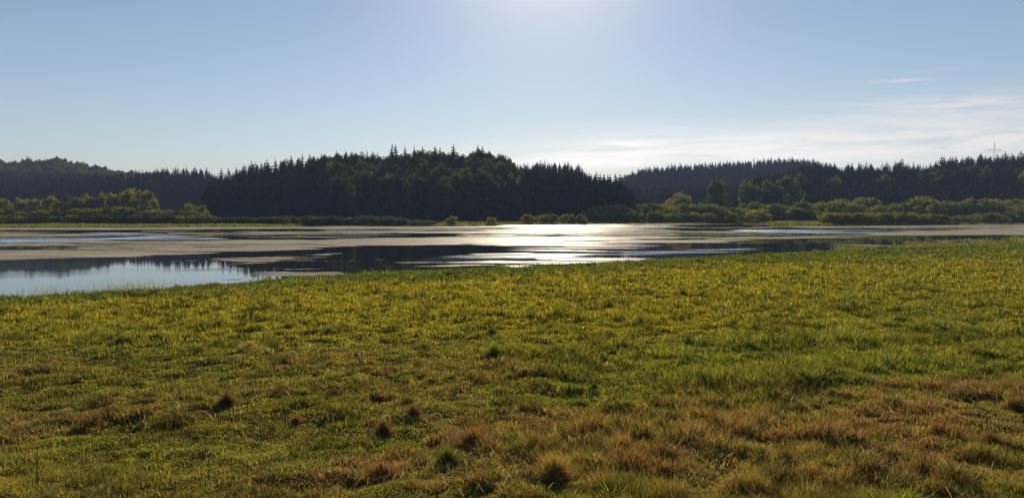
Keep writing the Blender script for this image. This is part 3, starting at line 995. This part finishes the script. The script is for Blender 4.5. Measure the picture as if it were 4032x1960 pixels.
cnt = {}
cnt['A'] = fill('woodland', 'A', -60, 470, 'hazy broadleaf wood covering the far left hill', 9, False, seed=1, d0=880)
cnt['B'] = fill('woodland', 'B', -60, 560, 'dark spruce wood on the left behind the sunlit trees', 6, seed=2, d0=640, hr=(15, 22))
cnt['C'] = fill('woodland', 'C', 528, 815, 'dark spruce wood covering the left side of the central hill', 5, seed=3, hr=(14, 20))
cnt['D'] = fill('woodland', 'D', 800, 1320, 'dark mixed wood covering the front of the central hill', 5, seed=4, hr=(13, 18), d1=425, margin=30)
cnt['D2'] = fill('woodland', 'D', 810, 1310, 'leafy wood on the upper slope of the central hill', 8, False, seed=5, hr=(12, 16), d0=436, margin=6)
cnt['E'] = fill('woodland', 'E', 1285, 1500, 'hazy spruce wood on the second ridge right of the central hill', 6, seed=6)
cnt['F'] = fill('woodland', 'F', 1285, 1612, 'spruce wood at the foot below the second ridge', 5, seed=7, hr=(16, 24))
cnt['G'] = fill('woodland', 'G', 1540, 1660, 'pale blue wood on the farthest ridge', 9, seed=8, hr=(16, 20))
cnt['H'] = fill('woodland', 'H', 1565, 2100, 'blue hazed spruce wood on the long far ridge', 7.5, seed=9, hr=(16, 20), d0=960)
cnt['I'] = fill('woodland', 'I', 1560, 1880, 'dark low wood in the valley below the far ridge', 5.5, seed=10, hr=(10, 14), margin=0)
cnt['J'] = fill('woodland', 'J', 1860, 2640, 'dark spruce wood of the near right hill', 5.5, seed=11, hr=(14, 20))
print('spruces', ncon, 'fill', cnt)

# ------------------------------------------------------------------ pylon
def bars(name, segs, parent, mat=M_STEEL, k=0.5):
    segs = [(a, b, r * (k if mat is M_STEEL else 1)) for a, b, r in segs]
    V = []; F = []
    for (a, b, r) in segs:
        a = Vector(a); b = Vector(b)
        d = (b - a).normalized()
        s = d.orthogonal().normalized(); q = d.cross(s)
        k = len(V)
        for p_ in (a, b):
            for (i, j) in ((1, 1), (-1, 1), (-1, -1), (1, -1)):
                V.append(tuple(p_ + s * r * i + q * r * j))
        F += [(k, k + 1, k + 5, k + 4), (k + 1, k + 2, k + 6, k + 5), (k + 2, k + 3, k + 7, k + 6), (k + 3, k, k + 4, k + 7), (k, k + 3, k + 2, k + 1), (k + 4, k + 5, k + 6, k + 7)]
    me = mesh_np(name, np.array(V), [np.array(F)], mat)
    return link(name, me, parent)


PD = 900.0
px_, _z = tree_base(2498, PD)
pz = float(ground_z(np.array([px_]), np.array([PD]))[0])
ptop = CAMH + PD * float(dirs(2498, 358)[1])
parm = CAMH + PD * float(dirs(2498, 379)[1])
pz = min(pz, ptop - 48)
PYL = link('power_pylon', None, loc=(px_, PD, pz))
tag(PYL, 'grey lattice power pylon top above the spruces at the right', 'pylon')
ht, ha = ptop - pz, parm - pz
seg = []


def wat(z):
    return 3.4 * (1 - z / ha) + 0.8 * (z / ha) if z < ha else 0.8 * (1 - (z - ha) / (ht - ha)) + 0.05


zs = list(np.linspace(0, ha, 9)) + list(np.linspace(ha, ht, 5)[1:])
for i in range(len(zs) - 1):
    z0, z1 = zs[i], zs[i + 1]
    a, b = wat(z0), wat(z1)
    cs = [(1, 1), (-1, 1), (-1, -1), (1, -1)]
    for j in range(4):
        c, d = cs[j], cs[(j + 1) % 4]
        seg.append(((c[0] * a, c[1] * a, z0), (c[0] * b, c[1] * b, z1), 0.09))
        seg.append(((c[0] * a, c[1] * a, z0), (d[0] * b, d[1] * b, z1), 0.045))
        seg.append(((c[0] * b, c[1] * b, z1), (d[0] * b, d[1] * b, z1), 0.045))
bars('mast', seg, PYL)
hw = 25 * K / FPX * PD
seg = []
for s in (-1, 1):
    for y in (-0.8, 0.8):
        seg.append(((0, y, ha), (s * hw, 0, ha), 0.08))
        seg.append(((s * 0.8, y, ha + 3.2), (s * hw, 0, ha + 0.1), 0.035))
        for i in range(1, 7):
            x0 = s * hw * i / 7; x1 = s * hw * (i + 1) / 7
            yy = y * (1 - i / 7)
            seg.append(((x0, yy, ha), (x0, yy, ha + 3.2 * (1 - i / 7)), 0.035))
            seg.append(((x0, yy, ha + 3.2 * (1 - i / 7)), (x1, y * (1 - (i + 1) / 7), ha), 0.035))
seg.append(((-0.8, 0, ha + 3.2), (0.8, 0, ha + 3.2), 0.1))
bars('crossarm', seg, PYL)
for s in (-1, -0.5, 0.5, 1):
    bars('insulator', [((s * hw, 0, ha), (s * hw, 0, ha - 3), 0.15)], PYL)

# ------------------------------------------------------------------ grass
def blades(X, Y, Z, H, Wd, col, lean, seed, curve=0.35, az=None):
    """Bent blades: a quad and a tip. col (n,3)."""
    r = np.random.default_rng(seed)
    n = len(X)
    a = r.uniform(0, 6.283, n) if az is None else az
    fa = r.uniform(0, 6.283, n)
    lx, ly = np.cos(a) * lean * H, np.sin(a) * lean * H
    wx, wy = np.cos(fa) * Wd * 0.5, np.sin(fa) * Wd * 0.5
    hz = H * np.sqrt(np.maximum(1 - lean * lean, 0.05))
    c = curve
    V = np.empty((n, 5, 3), np.float32)
    V[:, 0] = np.stack([X - wx, Y - wy, Z - 0.02], 1)
    V[:, 1] = np.stack([X + wx, Y + wy, Z - 0.02], 1)
    mx_, my_, mz_ = X + lx * c, Y + ly * c, Z + hz * 0.62
    V[:, 2] = np.stack([mx_ + wx * .8, my_ + wy * .8, mz_], 1)
    V[:, 3] = np.stack([mx_ - wx * .8, my_ - wy * .8, mz_], 1)
    V[:, 4] = np.stack([X + lx, Y + ly, Z + hz], 1)
    i = np.arange(n)[:, None] * 5
    Q = i + np.array([0, 1, 2, 3]); T = i + np.array([3, 2, 4])
    C = np.repeat(col, 5, 0)
    return V.reshape(-1, 3), Q, T, C


PAL = {'green': (0.14, 0.185, 0.038), 'bright': (0.25, 0.32, 0.022), 'yellow': (0.44, 0.36, 0.03), 'olive': (0.30, 0.30, 0.06),
       'brown': (0.32, 0.155, 0.085), 'tan': (0.42, 0.275, 0.16), 'dark': (0.06, 0.07, 0.018), 'red': (0.29, 0.15, 0.09)}
PAL = {k: np.array(v) for k, v in PAL.items()}


def blob(u, v, cu, cv, ru, rv, n=0):
    d = ((u - cu) / ru) ** 2 + ((v - cv) / rv) ** 2
    return np.exp(-d)


def zones(X, Y):
    """Weights and heights of the meadow's plant cover at ground points."""
    u, v = pix(X, Y, X * 0 + 0.2)
    t = X / Y
    vs = np.interp(u, NS_U, NS_V)              # shoreline row
    below = v - vs
    nl = fbm(X / 7, Y / 7, 301, 4)
    nm = fbm(X / 1.9, Y / 1.9, 311, 4)
    nf = fbm(X / 0.5, Y / 0.5, 321, 3)
    na = fbm(X / 3.5, Y / 2.2, 331, 4)
    w = {}
    w['green'] = 1.3 * (1 - sst(below + (nl - .5) * 50, 22, 55)) + 0.35 + 0.5 * blob(u, v, 2300, 810, 380, 110) * 1.3 + 0.6 * sst(nm, .5, .7)
    w['yellow'] = 1.5 * sst(below + (nl - .5) * 60, 20, 60) * (1 - 0.85 * sst(v + (nl - .5) * 170 + (nm - .5) * 60 - u * 0.03, 770, 890)) * (1 - 0.65 * blob(u, v, 2350, 830, 420, 100))
    w['olive'] = 0.9 * sst(v, 790, 880) + 0.2
    w['bright'] = 1.6 * sst(nm, .60, .72) * sst(v, 860, 950) + 0.8 * blob(u, v, 2080, 925, 300, 60) + 0.4 * blob(u, v, 1750, 950, 200, 60)
    dry = sst(na + 0.20 * (nf - .5), .52, .66)
    bmask = (1.5 * blob(u, v, 1300, 1180, 420, 100) + 2.0 * blob(u, v, 2440, 1110, 400, 100) + 0.55 * blob(u, v, 150, 1080, 260, 60) + 0.4 * blob(u, v, 460, 1050, 200, 40)
             + 0.55 * blob(u, v, 1000, 950, 320, 70) + 0.9 * blob(u, v, 1850, 1170, 500, 90) + 0.5 * blob(u, v, 100, 940, 140, 40)
             + 0.9 * blob(u, v, 2500, 1180, 200, 60) + 0.10 * sst(v, 900, 1200))
    w['brown'] = 2.3 * bmask * (0.25 + dry)
    w['tan'] = 1.1 * bmask * (0.3 + dry)
    w['red'] = 3.2 * blob(u, v, 2400, 1100, 280, 80) * (0.3 + dry) + 0.6 * blob(u, v, 60, 1090, 180, 50)
    w['brown'] = w['brown'] + 1.6 * blob(u, below, 560, 0, 110, 9) + 0.8 * blob(u, below, 380, 0, 60, 5)
    w['dark'] = 0.15 + 0.9 * blob(u, below, 560, 0, 110, 9) + 0.6 * sst(nf, .62, .75)
    # heights in metres
    tall = 0.30 * sst(-v + (nl - .5) * 120, -870, -800) + 0.04
    right = sst(u + (nl - .5) * 500 + (v - 900) * 0.6, 1250, 1900)
    near = 0.07 + 0.17 * right * (0.5 + nm) + 0.10 * sst(na, .55, .7)
    k = sst(v + (nl - .5) * 120, 780, 900)
    nh = fbm(X / 0.8, Y / 0.8, 341, 3)
    cl2 = np.clip((nh - .36) / .3, 0.12, 1.5)
    H = 0.30 * (1 - k) * (0.25 + 0.8 * cl2) + near * k * (0.35 + 0.85 * cl2)
    H = H + 0.5 * blob(u, v, 1330, 915, 130, 18) * (0.6 + 0.6 * nm) + 0.35 * blob(u, v, 1930, 985, 160, 24) + 0.22 * blob(u, v, 1400, 1150, 220, 50) * (0.3 + nm)
    H = H + 0.14 * blob(u, v, 300, 855, 170, 18) + 0.14 * blob(u, v, 2050, 880, 200, 22)
    spk = sst(vnoise(X / 0.42, Y / 0.6, 361) * .6 + vnoise(X / 1.3, Y / 1.7, 363) * .4, .66, .74) * sst(below, 6, 20)
    w['dark'] = w['dark'] + 4.5 * spk * (1 - 0.6 * k)
    w['dark'] = w['dark'] + 0.8 * (1 - sst(below, 0, 16)) + 1.2 * blob(u, v, 1930, 985, 190, 26) + 0.9 * blob(u, v, 1330, 912, 130, 16) + .8 * blob(u, v, 2000, 890, 200, 14)
    H = H + 0.13 * spk
    H = H * (1 - 0.5 * blob(u, v, 2440, 1100, 300, 80))
    tus = sst(fbm(X / 0.75, Y / 0.75, 351, 2), .60, .74) * sst(v, 850, 960)
    w['brown'] = w['brown'] + 2.5 * tus * (0.06 + bmask)
    w['dark'] = w['dark'] + 1.0 * tus * np.clip(1 - bmask, 0, 1)
    H = H + 0.16 * tus * (0.2 + np.clip(bmask, 0, 1))
    H = H * (1 - 0.28 * sst(v, 860, 960) * (1 - sst(u, 1100, 1500)))
    H = H * (1 - 0.45 * (1 - sst(below, 0, 8)))
    return w, np.clip(H, 0.04, 0.75), u, v, below, nf


def pick(w, r, n):
    ks = list(w)
    A = np.stack([np.broadcast_to(w[k], (n,)) for k in ks], 1)
    A = A / A.sum(1, keepdims=True)
    cs = A.cumsum(1)
    q = r.random(n)[:, None]
    j = (q > cs).sum(1).clip(0, len(ks) - 1)
    base_ = np.array([PAL[k] for k in ks])
    c = base_[j] * 0.62 + (A @ base_) * 0.38
    return c * r.uniform(0.45, 1.5, n)[:, None] * np.array([1, 1, 1.0]), j, ks


def meadow(n, v0, v1, seed, dens=1.0):
    r = np.random.default_rng(seed)
    u = r.uniform(-140, 2716, n)
    v = r.uniform(v0, v1, n)
    X, Y = ground_pt(u, v, 0.25)
    # clump the sowing a little
    cl = fbm(X / 0.35, Y / 0.35, 401, 2)
    t = X / Y
    ok = (Y < y_near(t) - 0.05) & (r.random(n) < 0.12 + 1.9 * np.clip(cl - .22, 0, 1))
    X, Y, t = X[ok], Y[ok], t[ok]
    Z = ground_z(X, Y)
    w, H, u, v, below, nf = zones(X, Y)
    n = len(X)
    col, j, ks = pick(w, r, n)
    H = H * r.uniform(0.45, 1.25, n)
    cell = vnoise(X / 0.28 + 5, Y / 0.33, 411) * 0.6 + vnoise(X / 0.11, Y / 0.13, 413) * 0.4      # plant to plant
    col = col * (0.5 + 1.05 * cell)[:, None]
    herb = vnoise(X / 0.5, Y / 0.6, 415) > 0.42
    pxm = Y * K * 2.516 / FPX                     # metres per render pixel
    Wd = np.maximum(0.011, 0.6 * pxm) * r.uniform(0.7, 1.4, n) * np.where(herb, 1.7, 0.9)
    # broad-leaved herbs near the lake
    lean = np.clip(r.uniform(0.15, 0.8, n) + np.where(herb, 0.15, 0), 0, 0.95)
    return blades(X, Y, Z, H, Wd, col, lean, seed + 1)


parts = [meadow(330000, 600, 700, 1), meadow(420000, 690, 850, 2), meadow(430000, 830, 1050, 3), meadow(560000, 1030, 1400, 4)]
Vs = []; Qs = []; Ts = []; Cs = []; off = 0
for V, Q, T, C in parts:
    Vs.append(V); Qs.append(Q + off); Ts.append(T + off); Cs.append(C); off += len(V)
me = mesh_np('meadow_grass', np.concatenate(Vs), [np.concatenate(Qs), np.concatenate(Ts)], M_GRASS, col=np.concatenate(Cs))
tag(link('meadow_grass', me), 'rough meadow grass, yellow green to dry brown, sloping down to the lake', 'grass', kind='stuff')

# pale dead straws lying about near the camera
r = np.random.default_rng(77)
n = 1500
u = np.where(r.random(n) < 0.6, r.normal(1500, 450, n), r.uniform(0, 2576, n)); v = r.uniform(940, 1290, n)
X, Y = ground_pt(u, v, 0.3)
Z = ground_z(X, Y) + r.uniform(0.05, 0.16, n)
V, Q, T, C = blades(X, Y, Z, r.uniform(0.12, 0.45, n), np.full(n, 0.011), np.array([0.5, 0.42, 0.28])[None] * r.uniform(0.5, 1.2, (n, 1)),
                    r.uniform(0.8, 0.97, n), 78)
me = mesh_np('dead_straw', V, [Q, T], M_GRASS, col=C)
tag(link('dead_straw', me), 'pale dead straws lying scattered over the near meadow', 'straw', kind='stuff')

# far shore grass strip
r = np.random.default_rng(90)
n = 42000
tt = r.uniform(-0.75, 0.75, n)
yf = y_far(tt)
Y = yf + r.uniform(0, 1, n) ** 1.4 * 75
fo = (r.random(n) < 0.25) | (np.abs(tt * FPX / K + 1288 - 930) > 170)
tt, yf, Y = tt[fo], yf[fo], Y[fo]; n = len(tt)
X = tt * Y
u, v = pix(X, Y, X * 0)
Z = ground_z(X, Y)
cw_ = fbm(X / 12, Y / 12, 92, 3)[:, None]
shade = (0.35 + 0.65 * ((u < 640) | ((u > 1100) & (u < 1500)) | (u > 1600)))[:, None]
C0 = (PAL['bright'] * cw_ + PAL['olive'] * (1 - cw_)) * 0.62
H = r.uniform(0.4, 1.0, n) * (0.6 + 0.8 * fbm(X / 14, Y / 20, 95, 2))
H = H * np.interp(u, [0, 640, 800, 1060, 1120, 1450, 1550, 1850, 1950], [.8, .7, .15, .15, .7, .6, .4, .6, .9])
ok = H > 0.12
X, Y, Z, H, u, C0 = X[ok], Y[ok], Z[ok], H[ok], u[ok], C0[ok]; n = len(X)
V, Q, T, C = blades(X, Y, Z, H, np.full(n, 0.5), C0 * r.uniform(0.7, 1.3, (n, 1)), r.uniform(0.1, 0.5, n), 91)
me = mesh_np('shore_grass', V, [Q, T], M_GRASS, col=C)
tag(link('shore_grass', me), 'green grass strip along the far shore of the lake', 'grass', kind='stuff')

# reeds in the shallow water, left near shore; low emergent plants on the right
Vs = []; Qs = []; Ts = []; Cs = []; off = 0
r = np.random.default_rng(95)
for (cu, su, n, hh, dd) in [(120, 45, 90, .55, 3.5), (330, 50, 160, .7, 2.8), (230, 130, 90, .5, 3), (450, 60, 60, .45, 1.5)]:
    u = r.normal(cu, su, n)
    t = dirs(u, u * 0 + 700)[0]
    Y = y_near(t) + np.abs(r.normal(0.6, dd * 0.5, n)) + 0.3
    X = t * Y
    V, Q, T, C = blades(X, Y, Y * 0 - 0.02, r.uniform(0.4, 1, n) * hh, np.full(n, 0.022), np.repeat((PAL['olive'] * 0.9)[None], n, 0), r.uniform(0, .25, n), 96)
    Vs.append(V); Qs.append(Q + off); Ts.append(T + off); Cs.append(C); off += len(V)
me = mesh_np('reeds', np.concatenate(Vs), [np.concatenate(Qs), np.concatenate(Ts)], M_GRASS, col=np.concatenate(Cs))
tag(link('reeds', me), 'thin reeds standing in the shallow water off the left near shore', 'reeds', kind='stuff')
n = 5200
u = r.uniform(1950, 2700, n)
t = dirs(u, u * 0 + 600)[0]
Y = y_near(t) * (1 + np.abs(r.normal(0, 0.10, n)) * sst(u, 1950, 2450))
X = t * Y
cl = fbm(X / 6, Y / 8, 99, 3)
ok = cl > 0.50
X, Y, u = X[ok], Y[ok], u[ok]; n = len(X)
C0 = PAL['green'] * 0.8 + PAL['brown'] * 0.25
V, Q, T, C = blades(X, Y, Y * 0 - 0.02, r.uniform(0.15, 0.5, n), np.full(n, 0.16), C0[None] * r.uniform(0.6, 1.5, (n, 1)), r.uniform(0.1, .7, n), 98)
me = mesh_np('shore_herbs', V, [Q, T], M_GRASS, col=C)
tag(link('shore_herbs', me), 'low dark herbs standing in the muddy margin at the right', 'water plants', kind='stuff')

# ------------------------------------------------------------------ tussocks, stalks
def tussock(u, v, wu, hu, c0, c1, label, n=420, spread=0.5, name='grass_tussock', wmul=1.0):
    X, Y = ground_pt(u, v, 0.2)
    X = float(X); Y = float(Y)
    s = K / FPX * Y
    r = np.random.default_rng(int(u * 7 + v))
    z = float(ground_z(np.array([X]), np.array([Y]))[0])
    rad = wu * s * 0.5
    hh = hu * s
    n = int(n * 1.6)
    a = r.uniform(0, 6.283, n); q = np.abs(r.normal(0, 0.55, n)).clip(0, 1.0) * rad * (1 + 0.3 * np.sin(a * 2 + u) + 0.2 * np.sin(a * 3 + v))
    x, y = np.cos(a) * q, np.sin(a) * q * 0.8
    H = hh * r.uniform(0.45, 1.15, n) * (1.0 - 0.35 * (q / rad) ** 2) * 0.85 * np.where(r.random(n) < .06, 1.35, 1)
    lean = np.clip(spread * (0.3 + 1.3 * q / rad) + r.normal(0, 0.25, n), 0, 0.95)
    mixv = r.random(n)[:, None]
    c = (c0 * mixv + c1 * (1 - mixv)) * 1.25
    Wd = max(0.009, 0.4 * Y * K * 2.516 / FPX)
    V, Q, T, C = blades(x, y, x * 0 - 0.02, H, Wd * r.uniform(0.7, 1.3, n) * wmul, c * r.uniform(0.6, 1.2, (n, 1)), lean, 5, az=a + r.normal(0, .4, n))
    # tips dry out paler than the base
    me = mesh_np(name, V, [Q, T], M_GRASS, col=C)
    o = link(name, me, loc=(X, Y, z))
    tag(o, label, 'grass tuft', 'grass tussocks on the near meadow')
    return o


G, O, B_, RD, Tn, D = (PAL[k] for k in ('green', 'olive', 'brown', 'red', 'tan', 'dark'))
D = D * 1.3
for a in [
    (572, 1042, 42, 44, B_, D, 'round brown topped tussock with a long shadow, alone on the short grass', 700),
    (1041, 1066, 44, 42, B_, D, 'dark pointed tussock just right of the smaller leaning one', 600),
    (965, 1100, 44, 48, B_ * 1.1, D, 'ragged tussock left of and nearer than the dark pointed one', 600),
    (1237, 853, 30, 22, G, D, 'small dark green tuft standing alone in the middle of the meadow', 350),
    (1125, 1192, 60, 50, O * .8, D, 'dark olive tussock below the dry orange grass near the bottom', 700),
    (1395, 1240, 80, 80, B_ * 1.2, O, 'large bushy brown tussock at the bottom centre', 1100),
    (1662, 1108, 36, 40, RD, D, 'reddish brown tussock right of the centre of the dry patch', 450),
    (1765, 1140, 52, 42, B_, D, 'dark brown squat tussock, wider neighbour of the reddish one', 550),
    (1975, 1192, 64, 56, B_, D, 'tall brown tussock with the flattened hollow beside it, lower right', 700),
    (210, 1246, 110, 34, O * .8, D, 'wide low dark tussock at the bottom left', 900),
    (745, 1074, 40, 22, B_, D, 'small flat brown tuft between the round and the ragged tussock', 300),
    (497, 1112, 26, 16, O, D, 'tiny dark tuft on short grass, nearest the bottom left', 200),
    (435, 996, 80, 18, RD * .8, D, 'low wide reddish mound of dead grass left of the round tussock', 500),
    (630, 892, 80, 30, O, Tn, 'straggly sprawling clump with pale straws at mid left', 600),
    (1930, 1000, 90, 50, RD * .9, D, 'big dark brown clump at mid right', 1100),
    (1555, 1180, 46, 36, B_, D, 'brown tussock right of the orange dry grass', 450),
    (1495, 1000, 26, 30, G, D, 'upright narrow dark green tuft right of the centre', 300),
    (2490, 1150, 80, 50, RD, D, 'dark tussock with arching straws near the right border', 700),
    (700, 960, 16, 26, O, B_, 'thin upright tuft beside the tall dead stalk at mid left', 90),
    (1070, 993, 34, 14, B_, D, 'flat brown tuft left of the green mound in the centre', 250),
    (1695, 1030, 60, 28, B_, O, 'broad brown and olive clump right of the centre', 500),
    (2090, 1010, 50, 30, O, D, 'dark olive clump right of the big dark brown one', 450),
    (2300, 980, 60, 26, B_ * 1.1, O, 'brown topped clump in the green grass at the right', 450),
    (1190, 1140, 90, 70, B_ * 1.0, Tn * .55, 'tall feathery orange dry tussock right of the dark olive one', 900),
    (1340, 1160, 100, 60, B_ * .95, Tn * .5, 'wide feathery orange dry tussock in the centre of the dry patch', 1000),
    (960, 1225, 110, 50, B_ * .95, Tn * .5, 'spreading orange dry tussock at the bottom, left of the dark olive one', 900)]:
    tussock(*a[:7], n=a[7])
for a in [
    (1243, 922, 50, 44, G * 1.2, D, 'tall dark green grass clump, left end of the row in the middle of the meadow', 600),
    (1290, 916, 60, 38, PAL['bright'], G, 'bright green grass clump, second from the left in the middle row', 700),
    (1345, 918, 60, 40, PAL['bright'] * .9, O, 'light olive grass clump, third in the middle row', 700),
    (1400, 916, 50, 44, G * 1.3, D, 'tall dark green grass clump, fourth in the middle row', 600),
    (1440, 912, 40, 38, G * 1.3, D, 'narrow green grass clump, right end of the middle row', 400),
    (690, 893, 40, 22, G, D, 'dark green low clump right of the straggly sprawling one', 400),
    (600, 888, 36, 24, G, D, 'dark green low clump touching the left of the straggly sprawling one', 400),
    (310, 872, 70, 26, O * .9, D, 'long low olive clump on the left meadow, left of two', 600),
    (400, 868, 60, 24, O * .9, D, 'low olive clump on the left meadow, right of two', 500),
    (1880, 890, 80, 28, O, D, 'wide olive clump with arching pale stems right of the middle row', 700),
    (1640, 952, 70, 26, O, D, 'olive clump in front of and right of the middle row', 600),
    (2110, 985, 70, 30, G * 1.2, D, 'green shaded clump at the right between the olive and brown ones', 600),
    (1510, 905, 30, 26, G, D, 'small dark tuft just right of the middle row', 300),
    (1070, 832, 34, 22, B_, D, 'small brown tuft far out between left clumps and the lone green tuft', 300),
    (2580, 985, 60, 30, B_, D, 'brown clump cut by the right border', 500)]:
    tussock(*a[:7], n=a[7], spread=0.35)


def stalk(u, v, hu, lean, label, twigs=5):
    X, Y = ground_pt(u, v, 0.2)
    X = float(X); Y = float(Y); s = K / FPX * Y
    z = float(ground_z(np.array([X]), np.array([Y]))[0])
    h = hu * s
    r = np.random.default_rng(int(u))
    segs = [((0, 0, -0.05), (lean * h * .5, 0, h * .5), 0.006), ((lean * h * .5, 0, h * .5), (lean * h, 0.02, h), 0.004)]
    for i in range(twigs):
        f = r.uniform(.35, .95); a = r.uniform(0, 6.28); l = r.uniform(.06, .18) * h
        segs.append(((lean * h * f, 0, h * f), (lean * h * f + l * math.cos(a), l * math.sin(a), h * f + l), 0.003))
    V = []
    o = bars('dead_stalk', segs, None, M_STALK)
    o.location = (X, Y, z)
    tag(o, label, 'dead stalk', 'dead weed stalks on the meadow')


M_STALK, t = newmat('dry_stem')
p = nd(t, 'ShaderNodeBsdfPrincipled', i_Roughness=0.8)
geo = nd(t, 'ShaderNodeNewGeometry')
nz = nd(t, 'ShaderNodeTexNoise', i_Scale=20)
t.links.new(geo.outputs['Position'], nz.inputs['Vector'])
t.links.new(mixc(t, nz.outputs['Fac'], (0.07, 0.045, 0.025, 1), (0.16, 0.11, 0.06, 1)), p.inputs['Base Color'])
out(t, p.outputs[0])
for a in [(442, 975, 50, -0.1, 'tall thin dead stalk with few twigs, above the low reddish mound', 6),
          (352, 990, 32, 0.35, 'dead stalk leaning right, left of the tall thin one', 2),
          (694, 935, 75, 0.15, 'tallest dark dead stalk by the straggly clump at mid left', 8),
          (95, 1250, 90, 0.02, 'straight brown dead stalk at the bottom left edge', 5),
          (525, 1240, 66, 0.03, 'dead stalk between the bottom left tussocks', 5),
          (2065, 1080, 60, 0.0, 'thin upright dead stalk right of the lower green patch', 4),
          (2480, 1120, 70, 0.02, 'forked dead stalk above the dark tussock by the right border', 6)]:
    stalk(*a)

# ------------------------------------------------------------------ haze
M_HAZE, t = newmat('haze')
pv = nd(t, 'ShaderNodeVolumePrincipled')
pv.inputs['Color'].default_value = (0.50, 0.62, 1.0, 1)
pv.inputs['Density'].default_value = 0.00017
pv.inputs['Anisotropy'].default_value = 0.0
o_ = t.nodes.new('ShaderNodeOutputMaterial')
t.links.new(pv.outputs[0], o_.inputs['Volume'])
hb = np.array([(x, y, z) for z in (-3, 175) for y in (-80, 6200) for x in (-16500, 16500)], float)
hf = np.array([(0, 2, 3, 1), (4, 5, 7, 6), (0, 1, 5, 4), (2, 6, 7, 3), (0, 4, 6, 2), (1, 3, 7, 5)])
me = mesh_np('haze', hb, [hf], M_HAZE)
tag(link('haze', me), 'thin blue evening haze over the lake and hills', 'haze', kind='stuff')
